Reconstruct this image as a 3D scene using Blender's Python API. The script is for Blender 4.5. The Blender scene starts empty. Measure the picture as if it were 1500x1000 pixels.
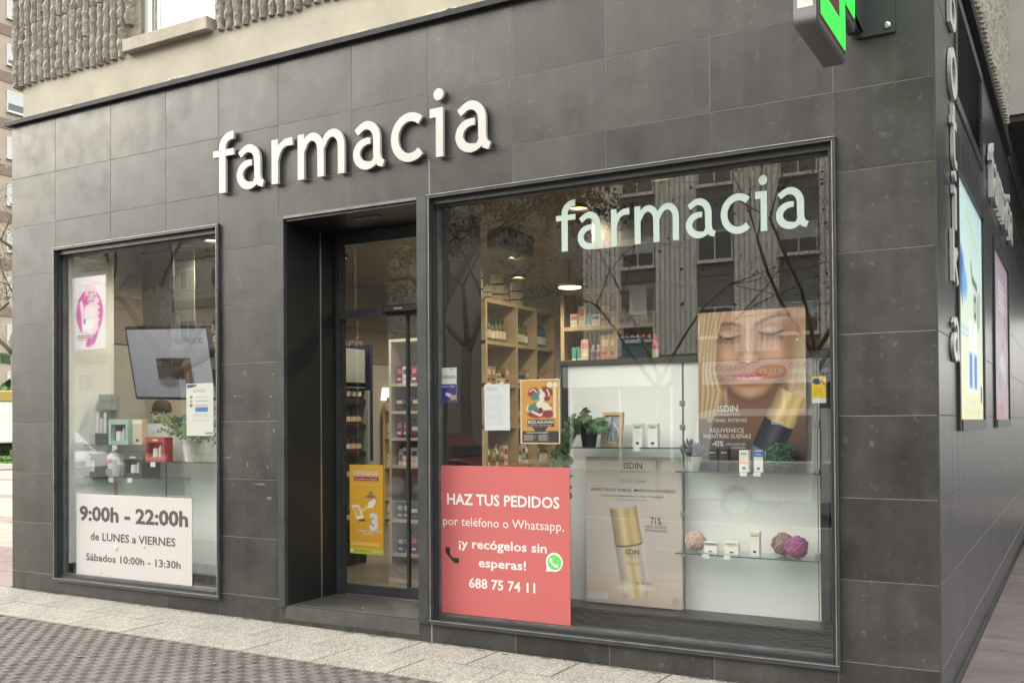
import bpy, bmesh, math, random
import numpy as np
from mathutils import Vector, Matrix
random.seed(7); rng = np.random.default_rng(7)
scene = bpy.context.scene
COL = scene.collection
rad = math.radians

# ------------------------------------------------------------------ camera
# facade plane is y=0 with its corner at x=0; ground z=0; metres
F_PX, PCX, PCY = 1455.0, 750.0, 603.0
CAM = Vector((0.6522, -5.6718, 1.5161))
fwd = Vector((-0.49688, 0.86775, 0.01129)).normalized()
rgt = Vector((0.86775, 0.49696, -0.00652)); rgt = (rgt - fwd * rgt.dot(fwd)).normalized()
upv = rgt.cross(fwd).normalized()
cd = bpy.data.cameras.new('camera'); cam = bpy.data.objects.new('camera', cd); COL.objects.link(cam)
cam.matrix_world = Matrix(((rgt.x, upv.x, -fwd.x, CAM.x), (rgt.y, upv.y, -fwd.y, CAM.y), (rgt.z, upv.z, -fwd.z, CAM.z), (0, 0, 0, 1)))
cd.sensor_width = 36.0; cd.lens = F_PX / 1500 * 36; cd.shift_y = 103.0 / 1500; cd.clip_start = 0.05; cd.clip_end = 2000
scene.camera = cam

# ------------------------------------------------------------------ light
SUN_AZ, SUN_EL = 57.0, 20.0            # degrees left of the facade normal, above the horizon
w = bpy.data.worlds.new('World'); scene.world = w; w.use_nodes = True
nt = w.node_tree; bgn = nt.nodes['Background']
sky = nt.nodes.new('ShaderNodeTexSky'); sky.sky_type = 'NISHITA'; sky.sun_disc = False
sky.sun_elevation = rad(SUN_EL); sky.sun_rotation = rad(180 + SUN_AZ)
sky.air_density = 1.0; sky.dust_density = 4.0; sky.ozone_density = 0.6
hs = nt.nodes.new('ShaderNodeHueSaturation'); hs.inputs['Saturation'].default_value = 0.2
ga = nt.nodes.new('ShaderNodeGamma'); ga.inputs['Gamma'].default_value = 0.45          # thin cloud evens the sky out
sk_ = nt.nodes.new('ShaderNodeVectorMath'); sk_.operation = 'SCALE'; sk_.inputs['Scale'].default_value = 7.0
nt.links.new(sky.outputs[0], hs.inputs['Color']); nt.links.new(hs.outputs[0], ga.inputs['Color']); nt.links.new(ga.outputs[0], sk_.inputs[0])
tcw = nt.nodes.new('ShaderNodeTexCoord'); sxw = nt.nodes.new('ShaderNodeSeparateXYZ'); nt.links.new(tcw.outputs['Generated'], sxw.inputs[0])
cie = nt.nodes.new('ShaderNodeMapRange'); cie.inputs[1].default_value = 0; cie.inputs[2].default_value = 1; cie.inputs[3].default_value = 1 / 3; cie.inputs[4].default_value = 1   # overcast sky: (1 + 2 sin h) / 3
nt.links.new(sxw.outputs['Z'], cie.inputs[0])
mw = nt.nodes.new('ShaderNodeVectorMath'); mw.operation = 'MULTIPLY'; nt.links.new(sk_.outputs[0], mw.inputs[0]); nt.links.new(cie.outputs[0], mw.inputs[1])
tn = nt.nodes.new('ShaderNodeVectorMath'); tn.operation = 'MULTIPLY'; tn.inputs[1].default_value = (1.025, 1.0, 0.935); nt.links.new(mw.outputs[0], tn.inputs[0]); nt.links.new(tn.outputs[0], bgn.inputs['Color'])
bgn.inputs['Strength'].default_value = 0.15
sl = bpy.data.lights.new('sun', 'SUN'); sl.energy = 0.8; sl.angle = rad(42); sl.color = (1.0, 0.88, 0.70)
sun = bpy.data.objects.new('sun', sl); COL.objects.link(sun)
sd = Vector((-math.sin(rad(SUN_AZ)) * math.cos(rad(SUN_EL)), -math.cos(rad(SUN_AZ)) * math.cos(rad(SUN_EL)), math.sin(rad(SUN_EL))))
sun.rotation_euler = sd.to_track_quat('Z', 'Y').to_euler(); sun.location = sd * 40
vs = scene.view_settings; vs.view_transform = 'Standard'; vs.look = 'None'; vs.gamma = 1; vs.use_curve_mapping = False
vs.exposure = 1.75
scene.render.engine = 'CYCLES'
cy = scene.cycles
cy.use_denoising = True
try: cy.denoiser = 'OPENIMAGEDENOISE'
except Exception: pass
cy.max_bounces = 8; cy.diffuse_bounces = 4; cy.glossy_bounces = 4; cy.transmission_bounces = 4; cy.transparent_max_bounces = 24
cy.caustics_reflective = False; cy.caustics_refractive = False; cy.sample_clamp_indirect = 6.0

# ------------------------------------------------------------------ helpers
def ray(px, py):
    return rgt * (px - PCX) - upv * (py - PCY) + fwd * F_PX
def P(px, py, Y=0.0):                   # where the sight line of a photo pixel meets the plane y=Y
    r = ray(px, py); return CAM + r * ((Y - CAM.y) / r.y)
def PX(px, py, X=0.0):
    r = ray(px, py); return CAM + r * ((X - CAM.x) / r.x)
def rect(pxl, pyt, pxr, pyb, Y):        # x0, x1, z0, z1
    a = P(pxl, pyt, Y); b = P(pxr, pyb, Y); return a.x, b.x, b.z, a.z

class MB:
    def __init__(s): s.v = []; s.f = []; s.m = []; s.sm = False
    def add(s, vs, fs, mi=0):
        o = len(s.v); s.v += [tuple(v) for v in vs]; s.f += [tuple(i + o for i in f) for f in fs]; s.m += [mi] * len(fs); return s
    def box(s, x0, x1, y0, y1, z0, z1, mi=0, b=0.0):
        if x1 < x0: x0, x1 = x1, x0
        if y1 < y0: y0, y1 = y1, y0
        if z1 < z0: z0, z1 = z1, z0
        if b <= 0:
            v = [(x0, y0, z0), (x1, y0, z0), (x1, y1, z0), (x0, y1, z0), (x0, y0, z1), (x1, y0, z1), (x1, y1, z1), (x0, y1, z1)]
            return s.add(v, [(3, 2, 1, 0), (4, 5, 6, 7), (0, 1, 5, 4), (1, 2, 6, 5), (2, 3, 7, 6), (3, 0, 4, 7)], mi)
        bm = bmesh.new(); bmesh.ops.create_cube(bm, size=1.0)
        for q in bm.verts: q.co = Vector(((x0 + x1) / 2 + q.co.x * (x1 - x0), (y0 + y1) / 2 + q.co.y * (y1 - y0), (z0 + z1) / 2 + q.co.z * (z1 - z0)))
        bmesh.ops.bevel(bm, geom=bm.edges[:], offset=b, segments=1, affect='EDGES')
        bm.verts.index_update(); s.add([q.co[:] for q in bm.verts], [[q.index for q in f.verts] for f in bm.faces], mi); bm.free(); return s
    def prism(s, poly, y0, y1, mi=0):   # poly in (x,z), extruded along y
        n = len(poly); v = [(p[0], y0, p[1]) for p in poly] + [(p[0], y1, p[1]) for p in poly]
        return s.add(v, [tuple(range(n)), tuple(range(2 * n - 1, n - 1, -1))] + [(i + n, (i + 1) % n + n, (i + 1) % n, i) for i in range(n)], mi)
    def tube(s, pts, rads, n=6, mi=0, cap=True):
        pts = [Vector(p) for p in pts]
        if not hasattr(rads, '__len__'): rads = [rads] * len(pts)
        o = len(s.v); fs = []; u = None
        for i, p in enumerate(pts):
            d = (pts[min(i + 1, len(pts) - 1)] - pts[max(i - 1, 0)])
            if d.length < 1e-9: d = Vector((0, 0, 1))
            d.normalize()
            if u is None: u = d.orthogonal().normalized()
            else:
                u = (u - d * u.dot(d)); u = u.normalized() if u.length > 1e-6 else d.orthogonal().normalized()
            w_ = d.cross(u)
            for k in range(n):
                a = 2 * math.pi * k / n; s.v.append(tuple(p + (u * math.cos(a) + w_ * math.sin(a)) * rads[i]))
        for i in range(len(pts) - 1):
            for k in range(n): fs.append((o + i * n + k, o + i * n + (k + 1) % n, o + (i + 1) * n + (k + 1) % n, o + (i + 1) * n + k))
        if cap: fs.append(tuple(o + k for k in range(n - 1, -1, -1))); fs.append(tuple(o + (len(pts) - 1) * n + k for k in range(n)))
        s.f += fs; s.m += [mi] * len(fs); return s
    def lathe(s, prof, c=(0, 0, 0), n=16, mi=0, sq=1.0):
        o = len(s.v); fs = []
        for r, z in prof:
            for k in range(n):
                a = 2 * math.pi * k / n; s.v.append((c[0] + r * math.cos(a), c[1] + sq * r * math.sin(a), c[2] + z))
        for i in range(len(prof) - 1):
            for k in range(n): fs.append((o + i * n + k, o + i * n + (k + 1) % n, o + (i + 1) * n + (k + 1) % n, o + (i + 1) * n + k))
        fs.append(tuple(o + k for k in range(n - 1, -1, -1))); fs.append(tuple(o + (len(prof) - 1) * n + k for k in range(n)))
        s.f += fs; s.m += [mi] * len(fs); return s
    def xf(s, M, start=0):
        for i in range(start, len(s.v)): s.v[i] = tuple(M @ Vector(s.v[i]))
        return s
    def mesh(s, name, smooth=False):
        me = bpy.data.meshes.new(name); me.from_pydata(s.v, [], s.f); me.update()
        if any(s.m): me.polygons.foreach_set('material_index', s.m)
        if smooth: me.polygons.foreach_set('use_smooth', [True] * len(me.polygons))
        return me
    def build(s, name, mat, parent=None, loc=None, smooth=False):
        return link(name, s.mesh(name, smooth), mat, parent, loc)

def link(name, me, mat=None, parent=None, loc=None):
    o = bpy.data.objects.new(name, me); COL.objects.link(o)
    if mat is not None and not me.materials:
        for m in (mat if isinstance(mat, (list, tuple)) else [mat]): me.materials.append(M[m] if isinstance(m, str) else m)
    if parent is not None: o.parent = parent
    if loc is not None: o.location = loc
    return o
def tag(o, label, cat, group=None):
    o['label'] = label; o['category'] = cat
    if group: o['group'] = group
    return o
def thing(name, label, cat, loc=(0, 0, 0), group=None):
    o = bpy.data.objects.new(name, None); COL.objects.link(o); o.location = loc; o.empty_display_size = 0.1
    return tag(o, label, cat, group)
def struct(o): o['kind'] = 'structure'; return o
def dup(root, loc, rotz=None, label=None, group=None):
    r = root.copy(); COL.objects.link(r); r.location = loc
    if rotz is not None: r.rotation_euler = (0, 0, rotz)
    if label: r['label'] = label
    if group: r['group'] = group
    for ch in list(root.children):
        c = ch.copy(); COL.objects.link(c); c.parent = r
        for g in ch.children:
            d = g.copy(); COL.objects.link(d); d.parent = c
    return r

# ------------------------------------------------------------------ materials
M = {}
def mat(name, col, rough=0.5, metal=0.0, spec=0.5, noise=None, bump=None, rnd=0.0, emit=None, rough_noise=0.0, trans=0.0, col2=None):
    m = bpy.data.materials.new(name); m.use_nodes = True; M[name] = m
    n = m.node_tree.nodes; L = m.node_tree.links; b = n['Principled BSDF']
    b.inputs['Base Color'].default_value = (*col, 1); b.inputs['Roughness'].default_value = rough
    b.inputs['Metallic'].default_value = metal; b.inputs['Specular IOR Level'].default_value = spec
    if trans: b.inputs['Transmission Weight'].default_value = trans
    if emit: b.inputs['Emission Color'].default_value = (*emit[0], 1); b.inputs['Emission Strength'].default_value = emit[1]
    if noise or bump or rnd or rough_noise:
        tc = n.new('ShaderNodeTexCoord'); oi = n.new('ShaderNodeObjectInfo')
        sc_ = n.new('ShaderNodeMath'); sc_.operation = 'MULTIPLY'; sc_.inputs[1].default_value = 37.0; L.new(oi.outputs['Random'], sc_.inputs[0])
        va = n.new('ShaderNodeVectorMath'); va.operation = 'ADD'; L.new(tc.outputs['Object'], va.inputs[0]); L.new(sc_.outputs[0], va.inputs[1])
        cout = None
        if noise:
            tx = n.new('ShaderNodeTexNoise'); tx.inputs['Scale'].default_value = noise[0]; tx.inputs['Detail'].default_value = 7; tx.inputs['Roughness'].default_value = 0.62
            L.new(va.outputs[0], tx.inputs['Vector'])
            mp = n.new('ShaderNodeMapRange'); mp.inputs[1].default_value = 0.3; mp.inputs[2].default_value = 0.7; L.new(tx.outputs[0], mp.inputs[0])
            mx = n.new('ShaderNodeMix'); mx.data_type = 'RGBA'; L.new(mp.outputs[0], mx.inputs[0])
            c2 = col2 or tuple(min(1, c * (1 + noise[1])) for c in col)
            mx.inputs[6].default_value = (*[c * (1 - noise[1] if not col2 else 1) for c in col], 1); mx.inputs[7].default_value = (*c2, 1)
            cout = mx.outputs[2]
        if rnd:
            mr = n.new('ShaderNodeMapRange'); mr.inputs[3].default_value = 1 - rnd; mr.inputs[4].default_value = 1 + rnd; L.new(oi.outputs['Random'], mr.inputs[0])
            mm = n.new('ShaderNodeMix'); mm.data_type = 'RGBA'; mm.blend_type = 'MULTIPLY'; mm.inputs[0].default_value = 1
            if cout: L.new(cout, mm.inputs[6])
            else: mm.inputs[6].default_value = (*col, 1)
            L.new(mr.outputs[0], mm.inputs[7]); cout = mm.outputs[2]
        if cout: L.new(cout, b.inputs['Base Color'])
        if bump:
            bx = n.new('ShaderNodeTexNoise'); bx.inputs['Scale'].default_value = bump[0]; bx.inputs['Detail'].default_value = 5; L.new(va.outputs[0], bx.inputs['Vector'])
            bp = n.new('ShaderNodeBump'); bp.inputs['Strength'].default_value = bump[1]; bp.inputs['Distance'].default_value = bump[2] if len(bump) > 2 else 0.01
            L.new(bx.outputs[0], bp.inputs['Height']); L.new(bp.outputs[0], b.inputs['Normal'])
        if rough_noise:
            rx = n.new('ShaderNodeTexNoise'); rx.inputs['Scale'].default_value = 4; rx.inputs['Detail'].default_value = 5; L.new(va.outputs[0], rx.inputs['Vector'])
            rm = n.new('ShaderNodeMapRange'); rm.inputs[1].default_value = .3; rm.inputs[2].default_value = .7; rm.inputs[3].default_value = rough - rough_noise; rm.inputs[4].default_value = rough + rough_noise
            L.new(rx.outputs[0], rm.inputs[0]); L.new(rm.outputs[0], b.inputs['Roughness'])
    return m

def facade_tile_material():
    m = mat('facade_tile', (0.05, 0.05, 0.05), 0.42, spec=0.5)
    n = m.node_tree.nodes; L = m.node_tree.links; b = n['Principled BSDF']
    tc = n.new('ShaderNodeTexCoord'); oi = n.new('ShaderNodeObjectInfo')
    ml = n.new('ShaderNodeMath'); ml.operation = 'MULTIPLY'; ml.inputs[1].default_value = 61.0; L.new(oi.outputs['Random'], ml.inputs[0])
    va = n.new('ShaderNodeVectorMath'); va.operation = 'ADD'; L.new(tc.outputs['Object'], va.inputs[0]); L.new(ml.outputs[0], va.inputs[1])
    def nz(scale, detail, rough=.6):
        t = n.new('ShaderNodeTexNoise'); t.inputs['Scale'].default_value = scale; t.inputs['Detail'].default_value = detail; t.inputs['Roughness'].default_value = rough
        L.new(va.outputs[0], t.inputs['Vector']); return t.outputs[0]
    def ramp(src, a, c, lo=0., hi=1.):
        t = n.new('ShaderNodeMapRange'); t.inputs[1].default_value = a; t.inputs[2].default_value = c; t.inputs[3].default_value = lo; t.inputs[4].default_value = hi
        L.new(src, t.inputs[0]); return t.outputs[0]
    def mix(fac, a, c, bt='MIX'):
        t = n.new('ShaderNodeMix'); t.data_type = 'RGBA'; t.blend_type = bt
        if isinstance(fac, float): t.inputs[0].default_value = fac
        else: L.new(fac, t.inputs[0])
        for s_, q in ((t.inputs[6], a), (t.inputs[7], c)):
            if isinstance(q, tuple): s_.default_value = (*q, 1)
            else: L.new(q, s_)
        return t.outputs[2]
    c = mix(ramp(nz(2.6, 9, .65), .32, .68), (.0145, .0141, .0136), (.039, .0373, .0350))
    c = mix(ramp(nz(22, 4), .62, .74, 0, .5), c, (.10, .096, .09))
    c = mix(ramp(nz(70, 2), .70, .76, 0, .6), c, (.11, .107, .10))
    # thin pale veins
    vn = n.new('ShaderNodeTexVoronoi'); vn.feature = 'DISTANCE_TO_EDGE'; vn.inputs['Scale'].default_value = 1.3
    wv = n.new('ShaderNodeVectorMath'); wv.operation = 'ADD'
    nt_ = n.new('ShaderNodeTexNoise'); nt_.inputs['Scale'].default_value = 3.; nt_.inputs['Detail'].default_value = 6; L.new(va.outputs[0], nt_.inputs['Vector'])
    L.new(va.outputs[0], wv.inputs[0]); L.new(nt_.outputs['Color'], wv.inputs[1]); L.new(wv.outputs[0], vn.inputs['Vector'])
    ve = ramp(vn.outputs['Distance'], 0.0, 0.006, 1., 0.)
    vm = n.new('ShaderNodeMath'); vm.operation = 'MULTIPLY'; L.new(ve, vm.inputs[0]); L.new(ramp(nz(1.6, 2), .58, .68, 0, .22), vm.inputs[1])
    c = mix(vm.outputs[0], c, (.2, .195, .185))
    mpn = n.new('ShaderNodeMapping'); mpn.inputs['Scale'].default_value = (11, 11, .8); L.new(va.outputs[0], mpn.inputs[0])
    sn = n.new('ShaderNodeTexNoise'); sn.inputs['Scale'].default_value = 1.; sn.inputs['Detail'].default_value = 4; L.new(mpn.outputs[0], sn.inputs['Vector'])
    c = mix(1.0, c, ramp(sn.outputs[0], .3, .7, .84, 1.2), 'MULTIPLY')        # faint runs of rain dirt
    rv = ramp(oi.outputs['Random'], 0, 1, .72, 1.34); c = mix(1.0, c, rv, 'MULTIPLY')
    L.new(c, b.inputs['Base Color'])
    L.new(ramp(nz(5, 6), .3, .7, .34, .52), b.inputs['Roughness'])
    bp = n.new('ShaderNodeBump'); bp.inputs['Strength'].default_value = .12; bp.inputs['Distance'].default_value = .004
    L.new(nz(60, 4), bp.inputs['Height']); L.new(bp.outputs[0], b.inputs['Normal'])
    return m
facade_tile_material()

def glass_material(name, f0, tint):
    m = bpy.data.materials.new(name); m.use_nodes = True; M[name] = m
    n = m.node_tree.nodes; L = m.node_tree.links; n.remove(n['Principled BSDF']); out = n['Material Output']
    lw = n.new('ShaderNodeLayerWeight'); lw.inputs['Blend'].default_value = .5
    pw = n.new('ShaderNodeMath'); pw.operation = 'POWER'; pw.inputs[1].default_value = 5.; L.new(lw.outputs['Facing'], pw.inputs[0])
    mr = n.new('ShaderNodeMapRange'); mr.inputs[3].default_value = f0; mr.inputs[4].default_value = 1.; L.new(pw.outputs[0], mr.inputs[0])
    tr = n.new('ShaderNodeBsdfTransparent'); tr.inputs[0].default_value = (*tint, 1)
    gl = n.new('ShaderNodeBsdfGlossy'); gl.inputs['Roughness'].default_value = 0.0
    mx = n.new('ShaderNodeMixShader'); L.new(mr.outputs[0], mx.inputs[0]); L.new(tr.outputs[0], mx.inputs[1]); L.new(gl.outputs[0], mx.inputs[2]); L.new(mx.outputs[0], out.inputs[0])
glass_material('glass', .105, (.98, .99, .985)); glass_material('shelf_glass', .05, (.86, .95, .92))

def print_material():
    m = bpy.data.materials.new('print'); m.use_nodes = True; M['print'] = m
    n = m.node_tree.nodes; b = n['Principled BSDF']; b.inputs['Roughness'].default_value = .5; b.inputs['Specular IOR Level'].default_value = .3
    a = n.new('ShaderNodeAttribute'); a.attribute_name = 'ink'; m.node_tree.links.new(a.outputs['Color'], b.inputs['Base Color'])
    m2 = m.copy(); M['backlit_print'] = m2; m2.name = 'backlit_print'
    b2 = m2.node_tree.nodes['Principled BSDF']; a2 = [q for q in m2.node_tree.nodes if q.type == 'ATTRIBUTE'][0]
    m2.node_tree.links.new(a2.outputs['Color'], b2.inputs['Emission Color']); b2.inputs['Emission Strength'].default_value = .04
    m3 = m2.copy(); M['screen_print'] = m3; m3.name = 'screen_print'; m3.node_tree.nodes['Principled BSDF'].inputs['Emission Strength'].default_value = .22
print_material()

def aggregate_material():
    m = mat('aggregate', (.4, .37, .31), .85)
    n = m.node_tree.nodes; L = m.node_tree.links; b = n['Principled BSDF']
    tc = n.new('ShaderNodeTexCoord')
    v = n.new('ShaderNodeTexVoronoi'); v.inputs['Scale'].default_value = 95; L.new(tc.outputs['Object'], v.inputs['Vector'])
    r = n.new('ShaderNodeValToRGB'); e = r.color_ramp.elements
    e[0].position = 0; e[0].color = (.19, .175, .152, 1); e[1].position = 1; e[1].color = (.44, .42, .385, 1)
    q = e.new(.35); q.color = (.285, .268, .238, 1); q = e.new(.7); q.color = (.35, .332, .298, 1)
    sp = n.new('ShaderNodeSeparateColor'); L.new(v.outputs['Color'], sp.inputs[0]); L.new(sp.outputs[0], r.inputs[0])
    d = n.new('ShaderNodeMapRange'); d.inputs[1].default_value = .2; d.inputs[2].default_value = .75; d.inputs[3].default_value = 1; d.inputs[4].default_value = .72; L.new(v.outputs['Distance'], d.inputs[0])
    mx = n.new('ShaderNodeMix'); mx.data_type = 'RGBA'; mx.blend_type = 'MULTIPLY'; mx.inputs[0].default_value = 1; L.new(r.outputs[0], mx.inputs[6]); L.new(d.outputs[0], mx.inputs[7])
    nz = n.new('ShaderNodeTexNoise'); nz.inputs['Scale'].default_value = 3; nz.inputs['Detail'].default_value = 6; L.new(tc.outputs['Object'], nz.inputs['Vector'])
    nm = n.new('ShaderNodeMapRange'); nm.inputs[1].default_value = .3; nm.inputs[2].default_value = .7; nm.inputs[3].default_value = .8; nm.inputs[4].default_value = 1.12; L.new(nz.outputs[0], nm.inputs[0])
    m2 = n.new('ShaderNodeMix'); m2.data_type = 'RGBA'; m2.blend_type = 'MULTIPLY'; m2.inputs[0].default_value = 1; L.new(mx.outputs[2], m2.inputs[6]); L.new(nm.outputs[0], m2.inputs[7])
    L.new(m2.outputs[2], b.inputs['Base Color'])
    bp = n.new('ShaderNodeBump'); bp.invert = True; bp.inputs['Strength'].default_value = .8; bp.inputs['Distance'].default_value = .006; L.new(v.outputs['Distance'], bp.inputs['Height']); L.new(bp.outputs[0], b.inputs['Normal'])
aggregate_material()
mat('grime', (.10, .09, .075), .95, noise=(20, .4)); mat('gum', (.16, .155, .15), .8)
mat('grout', (.20, .195, .185), .9); mat('grout_dark', (.06, .058, .055), .85)
mat('frame_metal', (.052, .056, .06), .38, .3, noise=(6, .25)); mat('frame_light', (.125, .128, .128), .42, .4, noise=(9, .3)); mat('frame_highlight', (.30, .30, .295), .4, .6, noise=(12, .3)); mat('frame_dark', (.022, .025, .028), .4)
mat('black_panel', (.012, .0125, .013), .45, noise=(4, .25)); mat('threshold', (.055, .053, .05), .5, noise=(7, .3), bump=(90, .3, .003))
mat('cream_render', (.345, .322, .262), .9, noise=(2.2, .14), bump=(14, .35, .01)); mat('cream_flake', (.50, .47, .40), .9, noise=(8, .2))
mat('rib_concrete', (.29, .272, .235), .95, noise=(22, .34), bump=(70, 1.0, .014), rnd=.10); mat('wall_concrete', (.235, .21, .165), .95, noise=(5, .25), bump=(25, .6, .02))
mat('sill_stone', (.30, .27, .22), .8, noise=(4, .25), bump=(30, .3, .01)); mat('trim_metal', (.03, .032, .035), .6, spec=.15, noise=(8, .3)); mat('white_frame', (.55, .56, .54), .45)
mat('letter_white', (.45, .442, .425), .38, noise=(5, .05)); mat('letter_side', (.40, .405, .385), .45); mat('vinyl_mint', (.35, .435, .395), .5)
mat('side_panel', (.040, .042, .048), .30, .0, .6, noise=(3, .22), rnd=.1)
mat('paver_top', (.112, .099, .092), .8, noise=(10, .2), rnd=.12, bump=(60, .4, .005)); mat('paver_low', (.060, .053, .050), .9, noise=(12, .25), rnd=.12)
mat('pink_slab', (.15, .12, .117), .75, noise=(4, .25), rnd=.13, bump=(50, .35, .005)); mat('red_slab', (.19, .142, .128), .8, noise=(5, .2), rnd=.1); mat('beige_slab', (.26, .235, .20), .85, noise=(4, .15), rnd=.06, bump=(60, .4, .005))
mat('asphalt', (.05, .05, .05), .9, noise=(8, .25), bump=(90, .5, .01)); mat('kerb_stone', (.35, .33, .29), .85, noise=(6, .2)); mat('road_paint', (.7, .7, .67), .8)
mat('white_panel', (.87, .89, .86), .45, noise=(1.2, .05)); mat('white_plain', (.75, .75, .72), .5); mat('grey_panel', (.34, .37, .36), .5, noise=(2, .08)); mat('dark_board', (.035, .038, .042), .45, noise=(5, .2))
mat('wood', (.52, .40, .24), .55, noise=(7, .15)); mat('wood_back', (.36, .29, .19), .6, noise=(6, .15)); mat('wall_cream', (.36, .355, .33), .8, noise=(1.5, .06)); mat('ceil_white', (.20, .18, .15), .9); mat('ceil_dark', (.07, .065, .06), .8)
mat('band_brown', (.20, .165, .145), .7); mat('floor_shop', (.16, .14, .12), .35, noise=(3, .15)); mat('steel', (.5, .5, .5), .3, .9); mat('shelf_white', (.62, .62, .58), .5); mat('shelf_black', (.015, .015, .018), .45); mat('navy', (.012, .018, .06), .45)
mat('ink_black', (.012, .012, .014), .6); mat('ink_white', (.60, .60, .59), .5); mat('ink_grey', (.30, .28, .27), .6); mat('ink_pale', (.62, .55, .50), .6); mat('ink_maroon', (.22, .02, .06), .6); mat('ink_blue', (.05, .18, .5), .6); mat('ink_dark', (.05, .045, .05), .6); mat('ink_gold', (.75, .55, .2), .5); mat('ink_green', (.10, .42, .12), .6); mat('ink_pinkdark', (.45, .08, .25), .6)
mat('sign_white', (.46, .44, .437), .5); mat('sign_red', (.43, .106, .106), .45, noise=(1.5, .03)); mat('whatsapp', (.12, .50, .13), .45)
mat('paper', (.66, .66, .63), .7); mat('kraft', (.52, .36, .2), .6); mat('teal', (.012, .055, .075), .5); mat('gold', (.75, .55, .25), .3, .8)
for nm, c in dict(p_white=(.78, .77, .73), p_cream=(.66, .58, .42), p_olive=(.12, .14, .03), p_dark=(.03, .03, .035), p_brown=(.10, .055, .04), p_green=(.09, .22, .06), p_teal=(.08, .32, .32), p_pink=(.65, .18, .26), p_purple=(.18, .05, .16), p_blue=(.05, .14, .36), p_lilac=(.42, .32, .46), p_orange=(.62, .25, .09), p_red=(.42, .03, .03), p_kraft=(.42, .28, .16), p_mint=(.42, .62, .52), p_grey=(.28, .28, .28), p_peach=(.75, .42, .33)).items(): mat(nm, c, .45, rnd=.12)
mat('leaf', (.09, .19, .05), .5, rnd=.15, noise=(9, .4)); mat('leaf_dark', (.06, .14, .045), .45, noise=(9, .4)); mat('leaf_blue', (.10, .19, .12), .6, noise=(20, .5)); mat('stem', (.07, .06, .03), .7); mat('lavender', (.16, .15, .19), .8, noise=(20, .4)); mat('pot_grey', (.40, .42, .37), .75, noise=(6, .1)); mat('pot_black', (.02, .02, .02), .5); mat('pot_white', (.7, .7, .66), .4)
mat('flower_pink', (.62, .46, .38), .9, noise=(25, .3)); mat('flower_brown', (.33, .20, .19), .9, noise=(25, .4)); mat('flower_purple', (.34, .08, .24), .9, noise=(25, .4))
mat('bark', (.12, .10, .075), .9, noise=(12, .4), bump=(25, .7, .02)); mat('dry_leaf', (.17, .135, .07), .7, noise=(3, .5), rnd=.2); mat('evergreen', (.04, .09, .03), .6, noise=(4, .4)); mat('grass_green', (.07, .17, .03), .9, noise=(5, .3), bump=(60, .8, .03))
mat('block_wall', (.19, .19, .185), .85, noise=(2, .15)); mat('block_rib', (.72, .70, .65), .9, noise=(3, .15)); mat('block_band', (.20, .19, .17), .9); mat('pane_dark', (.03, .035, .04), .08, spec=.8); mat('shutter', (.45, .47, .48), .6); mat('shop_dark', (.03, .03, .032), .3)
mat('apt_wall', (.36, .295, .24), .9, noise=(2, .08)); mat('apt_band', (.20, .145, .125), .9)
mat('sign_lilac', (.62, .62, .70), .5); mat('sign_grey', (.68, .70, .69), .5); mat('kelo_red', (.45, .09, .06), .5)
mat('car_white', (.75, .76, .77), .25, spec=.6); mat('car_red', (.12, .008, .014), .2, spec=.7); mat('car_dark', (.03, .032, .036), .2, spec=.7); mat('tyre', (.015, .015, .015), .8); mat('car_glass', (.02, .022, .025), .05, spec=.8); mat('tail_red', (.4, .01, .01), .3); mat('headlight', (.7, .7, .7), .15); mat('yellow_tarp', (.42, .31, .09), .7)
mat('cross_grey', (.19, .195, .20), .42, .4, noise=(5, .12)); mat('cross_dark', (.03, .033, .036), .5); mat('led_off', (.075, .012, .012), .5); mat('led_green', (.0, .1, .0), .5, emit=((.03, 1.0, .06), .55))
mat('lamp_glow', (.9, .8, .6), .5, emit=((1.0, .72, .32), 2.5)); mat('lamp_warm', (.9, .8, .6), .5, emit=((1.0, .80, .45), .7)); mat('lamp_body', (.10, .10, .10), .5)
mat('skin', (.45, .26, .19), .55); mat('hair', (.05, .035, .025), .7); mat('coat', (.70, .70, .70), .8); mat('trousers', (.05, .05, .07), .8)
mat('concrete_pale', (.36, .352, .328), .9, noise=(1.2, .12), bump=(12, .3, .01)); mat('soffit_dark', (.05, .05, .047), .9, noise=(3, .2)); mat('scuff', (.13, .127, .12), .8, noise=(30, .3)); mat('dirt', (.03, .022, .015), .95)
mat('blind', (.11, .125, .118), .7)

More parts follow.
